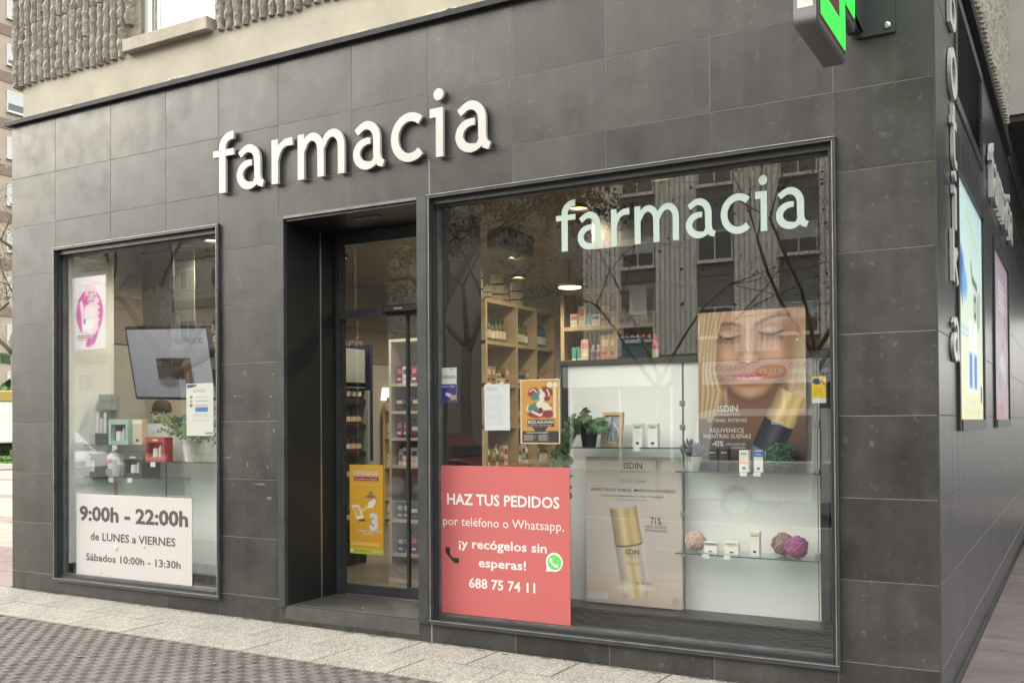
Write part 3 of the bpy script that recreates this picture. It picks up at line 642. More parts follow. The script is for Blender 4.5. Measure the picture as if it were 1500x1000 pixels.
MB().box(-.05, .05, .05, 6.0, 4.288, 4.33).build('drip_edge', 'trim_metal', B); MB().box(-.05, .055, .05, 6.0, 4.33, 4.342).build('drip_flashing', 'frame_light', B)
MB().box(-.3, -.02, 0, 6.0, 4.342, 4.64).build('rendered_band', 'cream_render', B)
MB().box(-.3, -.07, .3, 6.0, 4.64, 7.4).build('wall', 'wall_concrete', B)
sr = MB()
for k in range(48):
    for c in range(9):
        mb = rib_mesh(900 + k * 9 + c, .12, .30); mb.xf(Matrix.Translation((.03, .6 + k * .112, 4.60 + c * .30)) @ Matrix.Rotation(rad(90), 4, 'Z')); sr.add(mb.v, mb.f)
q = sr.build('rib', 'rib_concrete', B); q['kind'] = 'stuff'
def side_window(o):
    y0, y1, z0, z1 = o; mb = MB(); a = .05
    mb.box(-.12, .020, y0 - .02, y0 + a, z0 - .02, z1 + .02); mb.box(-.12, .021, y1 - a, y1 + .02, z0 - .02, z1 + .02); mb.box(-.12, .022, y0 + a, y1 - a, z1 - a, z1 + .02); mb.box(-.12, .028, y0 + a, y1 - a, z0 - .02, z0 + a)
    f = mb.build('window', 'frame_dark', B); MB().box(-.012, -.006, y0 + a, y1 - a, z0 + a, z1 - a).build('pane', 'glass', f); return f
side_window(SW1); side_window(SW2)
y0, y1, z0, z1 = SV; mb = MB(); mb.box(-.1, .014, y0 - .03, y0 + .04, z0 - .04, z1 + .04); mb.box(-.1, .014, y1 - .04, y1 + .03, z0 - .04, z1 + .04); mb.box(-.1, .013, y0 + .04, y1 - .04, z0 - .04, z0 + .03); mb.box(-.1, .013, y0 + .04, y1 - .04, z1 - .03, z1 + .04); mb.box(-.11, -.1, y0, y1, z0, z1)
vent = mb.build('vent', 'side_panel', B)
for k in range(14):
    z = z0 + .035 + k * .046
    MB().add([(.004, y0 + .04, z), (.004, y1 - .04, z), (-.03, y1 - .04, z + .024), (-.03, y0 + .04, z + .024), (.004, y0 + .04, z + .004), (.004, y1 - .04, z + .004), (-.03, y1 - .04, z + .028), (-.03, y0 + .04, z + .028)], [(3, 2, 1, 0), (4, 5, 6, 7), (0, 1, 5, 4), (1, 2, 6, 5), (2, 3, 7, 6), (3, 0, 4, 7)]).build('slat', 'side_panel', vent)
# the block that bridges the side street
br = thing('bridging_block', 'pale concrete block bridging the side street over a dark soffit', 'building')
mb = MB(); mb.box(.02, 9, 6.02, 30, 4.73, 14); mb.build('wall', 'concrete_pale', br)
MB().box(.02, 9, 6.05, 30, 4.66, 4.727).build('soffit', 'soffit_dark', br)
for x in (.55, 1.3): MB().box(x, x + .006, 6.012, 6.0225, 4.75, 14).build('panel_joint', 'grout', br)
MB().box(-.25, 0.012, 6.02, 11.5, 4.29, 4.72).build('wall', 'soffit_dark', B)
# upper storeys of the building, seen only as mass
MB().box(-7.7, -.2, .32, 6.0, 6.42, 18).build('upper_storeys', 'wall_concrete', B)
MB().box(-7.8, -.1, .02, 6.0, 6.4, 6.42).build('string_course', 'wall_concrete', B)

# ================================================================== ACROSS THE STREET (behind the camera, seen mirrored in the panes)
OY = -31.0
ob = thing('apartment_block', 'dark apartment block with pale ribbed strips across the street', 'building')
BX0, BX1, BH = -18.4, 14.0, 21.0
MB().box(-26.5, -18.42, OY - 10, OY - 1.2, -.15, 17).build('side_wing', 'block_band', ob)
MB().box(BX0, BX1, OY - 12, OY, 3.9, BH).build('wall', 'block_wall', ob)
MB().box(BX0, BX1, OY - 12, OY - .4, -.15, 3.9).build('shop_front', 'shop_dark', ob)
MB().box(BX0 - .1, BX1 + .1, OY - .3, OY + .10, 3.85, 4.15).build('string_course', 'block_band', ob)
rib_me = MB().box(-.055, .055, 0, .09, 4.15, BH).mesh('rib'); rib_me.materials.append(M['block_rib'])
slab_me2 = MB().box(0, 1.69, -.01, .035, 4.15, BH).mesh('rib_panel'); slab_me2.materials.append(M['block_rib'])
wf = MB(); 
for q in ((-.70, -.64, 0, 1.15), (.64, .70, 0, 1.15), (-.64, .64, 1.09, 1.15), (-.64, .64, 0, .06), (-.03, .03, .06, 1.09)): wf.box(q[0], q[1], .0, .07, q[2], q[3])
wf_me = wf.mesh('window'); wf_me.materials.append(M['white_frame'])
wp_me = MB().box(-.64, .64, .01, .02, .06, 1.09).mesh('pane'); wp_me.materials.append(M['pane_dark'])
ws_me = MB().box(-.72, .72, .0, .16, -.08, 0).mesh('sill'); ws_me.materials.append(M['block_rib'])
sh_me = MB().box(-.63, .63, .022, .04, .55, 1.09).mesh('shutter'); sh_me.materials.append(M['shutter'])
k = 0
xb = -17.02
while xb < BX1 - 3:
    link('rib_panel', slab_me2, None, ob, (xb, OY, 0))
    for i in range(8): link('rib', rib_me, None, ob, (xb + .12 + i * .207, OY + .03, 0))
    xw = xb + 1.69 + .74
    for fl in range(5):
        z = 4.75 + fl * 2.92
        wn = link('window', wf_me, None, ob, (xw, OY + .005, z)); link('pane', wp_me, None, wn); link('sill', ws_me, None, wn)
        if random.random() < .55: link('shutter', sh_me, None, wn)
    xb += 3.17; k += 1
for fl in range(5):
    z = 4.2 + fl * 2.92
    MB().box(BX0 + .05, BX1, OY - .02, OY + .028, z - .0, z + .22).build('floor_band', 'block_band', ob)
# shop signs of the opposite row
def fascia(name, label, x0, x1, z0, z1, m):
    o = tag(MB().box(x0, x1, OY + .11, OY + .22, z0, z1, b=.01).build(name, m), label, 'sign'); return o
s1 = fascia('shop_sign', 'pale lilac fascia board of the shoe repair shop across the street', -11.9, -7.0, 2.92, 3.80, 'sign_lilac')
text(s1, 'REPARACIÓN', 9.95, 11.55, 3.43, .21, OY + .224, 'ink_dark', .01, face='+y'); text(s1, 'DE CALZADO', 9.95, 11.55, 3.06, .21, OY + .224, 'ink_dark', .01, face='+y')
text(s1, 'DUPLICADO', 7.1, 8.6, 3.43, .21, OY + .224, 'ink_dark', .01, face='+y'); text(s1, 'DE LLAVES', 7.1, 8.6, 3.06, .21, OY + .224, 'ink_dark', .01, face='+y')
el = MB(); el.prism([(9.27 * -1 + .62 * math.cos(a * math.pi / 12), 3.36 + .27 * math.sin(a * math.pi / 12)) for a in range(24)], OY + .221, OY + .226); el.build('logo', 'kelo_red', s1)
text(s1, 'KELO', 8.85, 9.7, 3.25, .23, OY + .2275, 'ink_white', .02, face='+y')
s2 = fascia('shop_sign', 'grey fascia board of the call shop across the street', -17.9, -13.2, 2.95, 3.80, 'sign_grey')
text(s2, 'LOCUTORIO AHMAD', 14.6, 17.4, 3.22, .30, OY + .224, 'ink_white', .02, face='+y')
for i, x in enumerate((-17.6, -15.4, -13.2, -11.0, -8.8, -6.6, -4.4, -2.2)):
    sh = MB(); sh.box(x, x + 1.9, OY - .38, OY - .34, .45, 2.7); o = sh.build('shop_window', 'pane_dark', ob); MB().box(x - .05, x + 1.95, OY - .39, OY - .30, .30, .45).build('sill', 'block_band', o)
    MB().box(x - .18, x - .08, OY - .36, OY - .2, -.1, 2.9).build('pier', 'block_rib', ob)
mat('poster_red', (.4, .05, .04), .6)
pv = struct(MB().box(-120, 60, -31, -24, -.3, -.02).build('far_pavement', 'beige_slab'))
# a taller pale block further along, seen beside the first one
for bx0, bx1, lb in ((-47.0, -34.5, 'grey block further along the street with a sky gap beside it'), (-72.0, -52.5, 'grey block at the far end of the street beyond the sky gap')):
    ob2 = thing('apartment_block', lb, 'building')
    MB().box(bx0, bx1, -52, -36, -.15, 21).build('wall', 'concrete_pale', ob2)
    for fl in range(6):
        MB().box(bx0 - .1, bx1 + .1, -36.02, -35.9, 2.6 + fl * 2.95, 3.1 + fl * 2.95).build('floor_band', 'block_band', ob2)
        for i in range(int((bx1 - bx0) / 2.6)):
            wn = link('window', wf_me, None, ob2, (bx0 + 1.5 + i * 2.6, -35.99, 3.7 + fl * 2.95)); link('pane', wp_me, None, wn)

# ------------------------------------------------------------------ trees
def branch(mb, leaves, p, d, r, l, depth, rr, maxd, droop=0.0):
    pts = [p]; rads = [r]; n = 4
    for i in range(n):
        d = (d + Vector((rr.uniform(-.22, .22), rr.uniform(-.22, .22), rr.uniform(-.10, .18) - droop))).normalized()
        p = p + d * (l / n); pts.append(p); rads.append(r * (1 - .42 * (i + 1) / n))
        if depth >= 2 and depth < maxd and i >= 1 and rr.random() < .75:
            a = d.orthogonal().normalized(); a.rotate(Matrix.Rotation(rr.uniform(0, 6.28), 3, d)); nd = (d * .6 + a * .9 + Vector((0, 0, .1))).normalized()
            branch(mb, leaves, p, nd, rads[-1] * .55, l * rr.uniform(.45, .65), depth + 1, rr, maxd, droop)
    mb.tube(pts, rads, n=6 if depth < 2 else (4 if depth < 4 else 3), cap=depth < 2)
    if depth >= maxd - 1:
        for q in pts[1:]:
            for _ in range(leaves[1]):
                if rr.random() < leaves[2]: leaves[0].append(q + Vector((rr.uniform(-.25, .25), rr.uniform(-.25, .25), rr.uniform(-.3, .15))))
    if depth < maxd:
        for k_ in range(rr.choice((2, 3)) if depth else 4):
            a = d.orthogonal().normalized(); a.rotate(Matrix.Rotation(rr.uniform(0, 6.28), 3, d)); nd = (d * rr.uniform(.5, .9) + a * rr.uniform(.55, .95)).normalized()
            branch(mb, leaves, p, nd, rads[-1] * rr.uniform(.6, .78), l * rr.uniform(.62, .82), depth + 1, rr, maxd, droop)
def tree(label, loc, h, seed, maxd=5, leafn=1, leafp=.3, leafm='dry_leaf', leafs=.075, r=.17, name='plane_tree', group=None, lean=(0, 0), tf=.42):
    rr = random.Random(seed); root = thing(name, label, 'tree', loc, group)
    mb = MB(); lv = [[], leafn, leafp]
    trunk = MB(); pts = [Vector((0, 0, -.2))]; d = Vector((lean[0], lean[1], 1)).normalized()
    for i in range(5): pts.append(pts[-1] + (d + Vector((rr.uniform(-.06, .06), rr.uniform(-.06, .06), 0))) * h * tf / 5)
    trunk.tube(pts, [r * 1.25, r * 1.05, r, r * .95, r * .92, r * .9], n=10); trunk.build('trunk', 'bark', root, smooth=True)
    for k_ in range(4):
        a = k_ * 1.57 + rr.uniform(-.4, .4); nd = Vector((math.cos(a) * .75, math.sin(a) * .75, rr.uniform(.5, 1.0))).normalized()
        branch(mb, lv, pts[-1] - Vector((0, 0, rr.uniform(0, .5))), nd, r * rr.uniform(.5, .7), h * rr.uniform(.19, .25), 1, rr, maxd)
    mb.build('branches', 'bark', root, smooth=True)
    lm = MB()
    for q in lv[0]:
        s = leafs * rr.uniform(.6, 1.3); u = Vector((rr.gauss(0, 1), rr.gauss(0, 1), rr.gauss(0, 1))).normalized(); v_ = u.orthogonal().normalized()
        lm.add([q - u * s * .5, q + v_ * s * .5, q + u * s * .6, q - v_ * s * .5], [(0, 1, 2, 3)])
    if lm.v: lm.build('crown', leafm, root)
    return root
tree('plane tree with dry leaves across from the door', (-9.6, -9.4, 0), 9.0, 3, 6, 2, .42)
tree('bare plane tree with a few leaves across from the big window', (-2.9, -9.8, 0), 10.0, 11, 6, 1, .012, tf=.28, r=.06)
tree('slender bare tree on the kerb across from the corner', (3.6, -9.6, 0), 9.0, 23, 5, 1, .08)
tree('bare plane tree across from the left window', (-16.8, -9.6, 0), 9.5, 31, 6, 1, .015, tf=.32)
tree('bare plane tree with thin twigs between the van and the red car', (-6.9, -13.4, 0), 10.5, 87, 6, 1, .012, tf=.26, r=.06)
tree('bare plane tree at the far end of the kerb', (-23.5, -9.8, 0), 9.0, 41, 5, 1, .2)
tree('leafy tree on the far pavement beside the dark block', (-19.5, -26, 0), 11.0, 51, 5, 2, .7, r=.22)
tree('leafy tree on the far pavement further along', (-26.5, -25.5, 0), 11.0, 57, 5, 2, .6, r=.22)

# ------------------------------------------------------------------ cars
def car(label, colour, loc, rotz, L_=4.3, W_=1.75, H_=1.5, van=False):
    root = thing('parked_car', label, 'car', loc); root.rotation_euler = (0, 0, rotz)
    hl = L_ / 2
    low = [(-hl, .35), (-hl + .05, .75), (-hl + .35, .92), (hl - .95, .95), (hl - .25, .80), (hl, .6), (hl - .02, .32)] if not van else [(-hl, .35), (-hl, .95), (-hl + .1, 1.0), (hl - 1.0, 1.0), (hl - .2, .88), (hl, .62), (hl - .02, .32)]
    def loft(prof, ws):
        mb = MB(); n = len(prof); 
        for sgn, wf_ in ((-1, 0), (-1, 1), (1, 1), (1, 0)):
            for i, (x, z) in enumerate(prof): mb.v.append((x * (1 if wf_ else .985), sgn * (ws[i] if wf_ == 0 else ws[i] * .0 + ws[i] * .93), z if wf_ == 0 else z * 1.004 + .012))
        return mb
    b = MB()
    n = len(low); hw = W_ / 2
    rings = [(-hw, .94), (-hw * .96, 1.0), (hw * .96, 1.0), (hw, .94)]
    for y, sc_ in rings:
        for (x, z) in low: b.v.append((x * sc_, y, .6 + (z - .6) * sc_))
    for k_ in range(3):
        for i in range(n): b.f.append((k_ * n + i, k_ * n + (i + 1) % n, (k_ + 1) * n + (i + 1) % n, (k_ + 1) * n + i)); b.m.append(0)
    b.f += [tuple(range(n - 1, -1, -1)), tuple(range(3 * n, 4 * n))]; b.m += [0, 0]
    body = b.build('body', colour, root); fix_normals(body.data)
    top = [(-hl + .42, .90), (-hl + .75, H_ - .06), (-hl + 1.15, H_), (hl - 1.75, H_ - .01), (hl - 1.05, .93)] if not van else [(-hl + .03, .98), (-hl + .12, H_ - .06), (-hl + .4, H_), (hl - 1.7, H_ - .01), (hl - .85, .98)]
    g = MB(); n = len(top)
    for y, sc_ in ((-hw * .90, 1), (-hw * .74, 1), (hw * .74, 1), (hw * .90, 1)):
        for (x, z) in top: g.v.append((x, y if z < 1.05 else y * (.86 if abs(y) > hw * .8 else 1.0), z))
    for k_ in range(3):
        for i in range(n): g.f.append((k_ * n + i, k_ * n + (i + 1) % n, (k_ + 1) * n + (i + 1) % n, (k_ + 1) * n + i)); g.m.append(0)
    g.f += [tuple(range(n - 1, -1, -1)), tuple(range(3 * n, 4 * n))]; g.m += [0, 0]
    cab = g.build('cabin', colour, root); fix_normals(cab.data)
    def sidewin(xa, xb_, ya):
        z0, z1 = 1.0, H_ - .12; t = (z1 - z0) / (H_ - .95)
        for sgn in (-1, 1):
            y0 = sgn * (hw * .90 + .004); y1 = sgn * (hw * .90 * (1 - .14 * t) + .012); m_ = MB()
            m_.add([(xa[0], y0, z0), (xb_[0], y0, z0), (xb_[1], y1, z1), (xa[1], y1, z1), (xa[0], y0 - sgn * .03, z0), (xb_[0], y0 - sgn * .03, z0), (xb_[1], y1 - sgn * .03, z1), (xa[1], y1 - sgn * .03, z1)], [(0, 1, 2, 3), (7, 6, 5, 4), (0, 4, 5, 1), (1, 5, 6, 2), (2, 6, 7, 3), (3, 7, 4, 0)])
            o = m_.build('side_window', 'car_glass', root); fix_normals(o.data)
    if not van: sidewin((-hl + .65, -hl + .9), (-.25, -.25), 0); sidewin((-.15, -.15), (hl - 1.25, hl - 1.85), 0)
    else: sidewin((hl - 2.3, hl - 2.3), (hl - 1.05, hl - 1.75), 0); sidewin((-hl + .35, -hl + .4), (-.35, -.35), 0)
    ws_ = MB(); a, b_ = Vector((hl - 1.12, 0, .99)), Vector((hl - 1.72, 0, H_ - .07)) 
    if van: a, b_ = Vector((hl - .92, 0, 1.04)), Vector((hl - 1.66, 0, H_ - .07))
    nrm = Vector((b_.z - a.z, 0, a.x - b_.x)).normalized(); w1, w2 = hw * .80, hw * .68
    q = [(a + nrm * .012) + Vector((0, -w1, 0)), (a + nrm * .012) + Vector((0, w1, 0)), (b_ + nrm * .012) + Vector((0, w2, 0)), (b_ + nrm * .012) + Vector((0, -w2, 0))]; ws_.add(q + [v - nrm * .03 for v in q], [(0, 1, 2, 3), (7, 6, 5, 4), (0, 4, 5, 1), (1, 5, 6, 2), (2, 6, 7, 3), (3, 7, 4, 0)]); o = ws_.build('windscreen', 'car_glass', root); fix_normals(o.data)
    for x in (-hl + .85, hl - .85):
        for sgn in (-1, 1):
            t_ = MB().lathe([(.19, -.1), (.29, -.1), (.315, -.06), (.315, .06), (.29, .1), (.19, .1)], n=20).xf(Matrix.Translation((x, sgn * (hw - .10), .315)) @ Matrix.Rotation(rad(90), 4, 'X')).build('wheel', 'tyre', root, smooth=False)
            MB().lathe([(.03, -.02), (.18, -.03), (.2, .0), (.2, .02)], n=12).xf(Matrix.Translation((x, sgn * (hw - .01), .315)) @ Matrix.Rotation(rad(90 * sgn), 4, 'X')).build('rim', 'steel', t_)
    for sgn in (-1, 1):
        MB().box(hl - .12, hl - .02, sgn * hw * .55 - .15, sgn * hw * .55 + .15, .62, .76, b=.02).build('headlight', 'headlight', root)
        MB().box(-hl - .005, -hl + .06, sgn * hw * .78 - .08, sgn * hw * .78 + .08, .70, .95, b=.01).build('tail_light', 'tail_red', root)
    return root
car('white parked van mirrored in the big shop window', 'car_white', (-2.75, -11.2, -.13), 0.0, 4.8, 1.85, 1.86, True)
car('red parked car mirrored beside the door', 'car_red', (-10.9, -11.2, -.13), 0.0, 4.1, 1.7, 1.45)
car('dark parked car mirrored at the corner', 'car_dark', (4.2, -11.2, -.13), 0.0, 4.3, 1.75, 1.46)
car('white parked car mirrored in the left window', 'car_white', (-23.6, -11.2, -.13), 0.0, 4.2, 1.75, 1.48)

# ------------------------------------------------------------------ to the left of the shop
ap = thing('apartment_building', 'beige apartment building with brown floor bands beyond the lawn', 'building')
MB().box(-72, -58, 14, 60, -.1, 42).build('wall', 'apt_wall', ap)
for fl in range(14):
    z = 2.55 + fl * 2.96
    MB().box(-58.02, -57.95, 13.9, 60.1, z - .03, z + .62).build('floor_band', 'apt_band', ap)
    for i in range(12):
        y = 18.6 + i * 3.56; zz = z + 1.12
        if z > 40: continue
        wn = MB(); wn.box(-58.0, -57.93, y - .06, y, zz, zz + 1.3); wn.box(-58.0, -57.93, y + 1.2, y + 1.26, zz, zz + 1.3); wn.box(-58.0, -57.93, y, y + 1.2, zz + 1.22, zz + 1.3); wn.box(-58.0, -57.93, y, y + 1.2, zz, zz + .07)
        wo = wn.build('window', 'white_frame', ap); MB().box(-58.0, -57.97, y, y + 1.2, zz + .07, zz + 1.22).build('pane', 'pane_dark', wo)
        MB().box(-57.969, -57.945, y + .01, y + 1.19, zz + random.choice((.1, .3, .3, .5)), zz + 1.22).build('shutter', 'shutter', wo)
        MB().box(-58.0, -57.8, y - .1, y + 1.3, zz - .1, zz).build('sill', 'white_frame', wo)
tree('bare plane tree on the lawn by the apartment building', (-30.6, 15.9, .2), 11.5, 71, 5, 1, .12, r=.24)
tree('second bare tree on the lawn behind the first', (-38.5, 20.4, .2), 11.0, 77, 5, 1, .25, r=.2)
# hedge of shrubs far behind the lawn
hd = MB(); rr = random.Random(5)
for i in range(5200):
    q = Vector((rr.uniform(-52, -40), rr.uniform(20, 32), .1 + abs(rr.gauss(0, 1.3)))); s = rr.uniform(.12, .3); u = Vector((rr.gauss(0, 1), rr.gauss(0, 1), rr.gauss(0, 1))).normalized(); v_ = u.orthogonal()
    hd.add([q - u * s, q + v_ * s, q + u * s, q - v_ * s], [(0, 1, 2, 3)])
h_ = hd.build('hedge', 'evergreen'); h_['kind'] = 'stuff'; h_['label'] = 'mass of dark shrubs behind the lawn'; h_['category'] = 'shrubs'
# a flatbed truck beyond the lawn, just past the shop's edge
tk = thing('parked_truck', 'white box truck with a yellow roof parked beyond the lawn', 'truck', (-34.8, 18.4, .14)); tk.rotation_euler = (0, 0, rad(60))
MB().box(-2.2, 2.2, -1.0, 1.0, .75, 2.3, b=.04).build('box_body', 'car_white', tk); MB().box(-2.22, 2.22, -1.02, 1.02, 2.3, 2.72, b=.04).build('roof', 'yellow_tarp', tk); MB().box(2.25, 3.6, -.95, .95, .6, 2.1, b=.12).build('cab', 'car_white', tk); MB().box(-2.2, 3.4, -.8, .8, .5, .74).build('chassis', 'tyre', tk)
for x in (-1.4, 2.8):
    for sgn in (-1, 1): MB().lathe([(.2, -.12), (.42, -.12), (.45, -.08), (.45, .08), (.42, .12), (.2, .12)], n=18).xf(Matrix.Translation((x, sgn * .85, .45)) @ Matrix.Rotation(rad(90), 4, 'X')).build('wheel', 'tyre', tk)

# ================================================================== INSIDE THE SHOP
FZ, CZ = .15, 3.32
struct(MB().box(-7.7, -.25, .30, 7.0, -.05, FZ - .002).build('shop_floor', 'floor_shop'))
struct(MB().box(-7.69, -.25, .31, 7.0, CZ, CZ + .12).build('shop_ceiling', 'ceil_white'))
wl_ = struct(MB().box(-7.69, -7.66, .31, 7.0, FZ, CZ).build('interior_wall', 'wall_cream'))
struct(MB().box(-7.66, -.26, 6.9, 7.0, FZ, CZ).build('interior_wall', 'wall_cream'))
struct(MB().box(-.30, -.255, .31, 6.9, FZ, CZ).build('interior_wall', 'ceil_dark'))
dk = struct(MB().box(-2.9, -.31, 1.9, 6.8, CZ - .35, CZ - .001).build('ceiling_bulkhead', 'ceil_dark'))
bz = PX(497, 470, -7.65).z; bz0 = PX(570, 530, -7.65).z
bd = MB().box(-7.66, -7.645, .9, 6.9, 2.33, 2.80).build('wall_band', 'band_brown', wl_)
text(wl_, 'Par', PX(297, 520, -7.64).y, PX(321, 520, -7.64).y + .15, 2.44, .19, -7.643, 'ink_white', .01, .35, face='+x')
text(wl_, 'lería', PX(497, 508, -7.64).y - .05, PX(531, 508, -7.64).y, 2.47, .22, -7.643, 'ink_white', .005, .35, face='+x')
# ceiling lamps, including one added just inside the door to brighten that area
LAMPS = [(-5.05, 1.45), (-4.6, 3.6), (-5.3, 4.9), (-2.95, 1.75), (-6.2, 2.6), (-6.4, 5.2), (-5.0, 3.2), (-2.0, 1.1), (-6.6, 1.2)]
for i, (x, y) in enumerate(LAMPS):
    o = thing('ceiling_lamp', 'round recessed ceiling lamp glowing warm above the shop floor', 'lamp', (x, y, CZ), 'recessed ceiling lamps')
    MB().lathe([(.10, 0), (.10, -.03), (.085, -.035), (.08, 0)], n=20).build('ring', 'lamp_body', o)
    MB().lathe([(.078, -.004), (.078, -.018)], n=20).build('diffuser', 'lamp_glow', o)
    pl = bpy.data.lights.new('bulb', 'SPOT'); pl.energy = 30; pl.color = (1, .84, .60); pl.shadow_soft_size = .07; pl.spot_size = rad(150); pl.spot_blend = .6; lo = bpy.data.objects.new('bulb', pl); COL.objects.link(lo); lo.parent = o; lo.location = (0, 0, -.05)
hl_ = thing('pendant_lamp', 'flat round pendant lamp hanging over the wooden shelves', 'lamp', (-4.25, 4.2, 3.02)); MB().lathe([(.02, .30), (.02, .04), (.13, .03), (.13, 0)], n=20).build('shade', 'lamp_body', hl_); MB().lathe([(.125, -.012), (.125, -.002)], n=20).build('diffuser', 'lamp_glow', hl_)
ac = tag(MB().box(*(lambda r: (r[0], r[1], 2.2, 2.8, r[2], CZ - .002))(rect(711, 322, 738, 364, 2.2)), b=.02).build('air_conditioner', 'lamp_body'), 'dark air conditioner box under the shop ceiling', 'appliance')

# products: one mesh per size, one object per product
_pm = {}
def bottle_mesh(kind, wd, h):
    k = (kind, round(wd, 3), round(h, 3))
    if k in _pm: return _pm[k]
    r = wd / 2; mb = MB()
    if kind == 'bottle': mb.lathe([(r * .9, 0), (r, .01), (r, h * .62), (r * .45, h * .76), (r * .4, h * .8)], n=10, mi=0); mb.lathe([(r * .46, h * .8), (r * .46, h)], n=10, mi=1); mb.lathe([(r * 1.01, h * .18), (r * 1.01, h * .5)], n=10, mi=2)
    elif kind == 'jar': mb.lathe([(r * .9, 0), (r, .01), (r, h * .74)], n=12, mi=0); mb.lathe([(r * .95, h * .74), (r * .95, h * .97), (r * .8, h)], n=12, mi=1); mb.lathe([(r * 1.01, h * .2), (r * 1.01, h * .6)], n=12, mi=2)
    elif kind == 'tube': mb.add([(-r, -.004, h), (r, -.004, h), (r, .004, h), (-r, .004, h), (-r * .8, -r * .6, h * .16), (r * .8, -r * .6, h * .16), (r * .8, r * .6, h * .16), (-r * .8, r * .6, h * .16)], [(0, 1, 2, 3), (4, 5, 1, 0), (5, 6, 2, 1), (6, 7, 3, 2), (7, 4, 0, 3)], 0); mb.box(-r * .75, r * .75, -r * .55, r * .55, 0, h * .17, 1)
    else:
        mb.box(-r, r, -r * .7, r * .7, 0, h, 0); mb.box(-r * .75, r * .75, -r * .7 - .0015, -r * .7 - .0005, h * .55, h * .82, 1); mb.box(-r * .75, r * .5, -r * .7 - .0015, -r * .7 - .0005, h * .2, h * .32, 2)
        mb.box(r + .0005, r + .0015, -r * .5, r * .5, h * .55, h * .82, 1); mb.box(r + .0005, r + .0015, -r * .5, r * .3, h * .2, h * .32, 2)
    _pm[k] = mb; return mb
_pmm = {}
COLOUR = dict(p_white='white', p_cream='cream', p_olive='olive', p_dark='black', p_brown='brown', p_green='green', p_teal='teal', p_pink='pink', p_purple='purple', p_blue='blue', p_lilac='lilac', p_orange='orange', p_red='red', p_kraft='kraft', p_mint='mint', p_grey='grey', p_peach='peach')
NTH = ['top', 'second', 'third', 'fourth', 'fifth', 'sixth', 'lowest', 'lowest']
def product(kind, x, y, z, wd, h, mats, label, cat, group, rot=0.):
    k = (kind, round(wd, 3), round(h, 3), mats)
    if k not in _pmm:
        me = bottle_mesh(kind, wd, h).mesh('product_' + kind); [me.materials.append(M[q]) for q in mats]; _pmm[k] = me
    o = link('product_' + kind, _pmm[k], None, None, (x, y, z)); o.rotation_euler.z = rot
    look = COLOUR[mats[0]] + ' ' + kind + ((' with ' + COLOUR[mats[2]] + (' label' if kind in ('bottle', 'jar') else ' print')) if kind != 'tube' and COLOUR[mats[2]] != COLOUR[mats[0]] else '')
    return tag(o, label.replace('*', look), cat, group.replace('*', look))
rr = random.Random(9)
def fill(axis, a0, a1, fixed, z, specs, label, cat, group, gap=.012, face=0.):
    """a row of products along x ('x') or y ('y')"""
    a = a0
    while True:
        kind, wd, h, mats = rr.choice(specs)
        if a + wd > a1: break
        p = a + wd / 2; x, y = (p, fixed) if axis == 'x' else (fixed, p)
        product(kind, x, y + (rr.uniform(-.01, .01) if axis == 'x' else 0), z, wd, h, mats, label, cat, group, face)
        a += wd + gap * rr.uniform(.5, 1.6)
def shelf_unit(name, label, x0, x1, y0, y1, zs, posts, m, axis, back, thick=.028, backm=None):
    """open shelving: boards at heights zs, uprights at posts along the axis"""
    o = thing(name, label, 'shelves', ((x0 + x1) / 2, (y0 + y1) / 2, FZ))
    off = Vector((-(x0 + x1) / 2, -(y0 + y1) / 2, -FZ)); top = max(zs)
    for z in zs: MB().box(x0, x1, y0, y1, z - thick, z).xf(Matrix.Translation(off)).build('board', m, o)
    for p in posts:
        if axis == 'x': MB().box(p - thick / 2, p + thick / 2, y0 - .002, y1, FZ, top - thick - .001).xf(Matrix.Translation(off)).build('upright', m, o)
        else: MB().box(x0, x1 + .002, p - thick / 2, p + thick / 2, FZ, top - thick - .001).xf(Matrix.Translation(off)).build('upright', m, o)
    if back:
        bb = MB()
        if axis == 'x': bb.box(x0, x1, y1 + .001, y1 + .012, FZ, top)
        else: bb.box(x0 - .012, x0 - .001, y0, y1, FZ, top)
        bb.xf(Matrix.Translation(off)).build('back_panel', backm or m, o)
    return o
# A: pale wooden shelf grid running back into the shop
AX = -3.9; AZ = [2.62, 2.25, 1.87, 1.5, 1.13, .76, .3]; AP = [1.83, 2.38, 2.76, 3.14]
shelf_unit('wooden_shelves', 'pale wooden shelf grid with olive bottles and white jars on top', AX - .36, AX, 1.815, 3.155, AZ, AP, 'wood', 'y', True, .03, 'wood_back')
LA, GA = '* on the {} board of the wooden shelf grid', '* on the {} board of the wooden grid'
for i, z in enumerate(AZ[1:]):
    for j in range(3):
        if i == 0: sp = [('bottle', .06, .22, ('p_olive', 'p_dark', 'p_cream')), ('bottle', .055, .20, ('p_olive', 'p_dark', 'p_white'))] if j < 2 else [('bottle', .05, .2, ('p_dark', 'p_dark', 'p_white')), ('bottle', .055, .23, ('p_blue', 'p_dark', 'p_white'))]
        elif i == 1: sp = [('carton', .07, .16, ('p_kraft', 'p_cream', 'p_brown')), ('jar', .08, .1, ('p_brown', 'p_dark', 'p_cream')), ('carton', .06, .2, ('p_olive', 'p_cream', 'p_white')), ('carton', .08, .1, ('p_cream', 'p_green', 'p_brown'))]
        else: sp = [('carton', .08, .15, ('p_kraft', 'p_cream', 'p_brown')), ('jar', .08, .12, ('p_cream', 'p_brown', 'p_white')), ('bottle', .06, .2, ('p_white', 'p_orange', 'p_green')), ('carton', .07, .18, ('p_white', 'p_red', 'p_grey'))]
        fill('y', AP[j] + .03, AP[j + 1] - .02, AX - .09, z, sp, LA.format(NTH[i + 1]), 'product', GA.format(NTH[i + 1]), .006, rad(90))
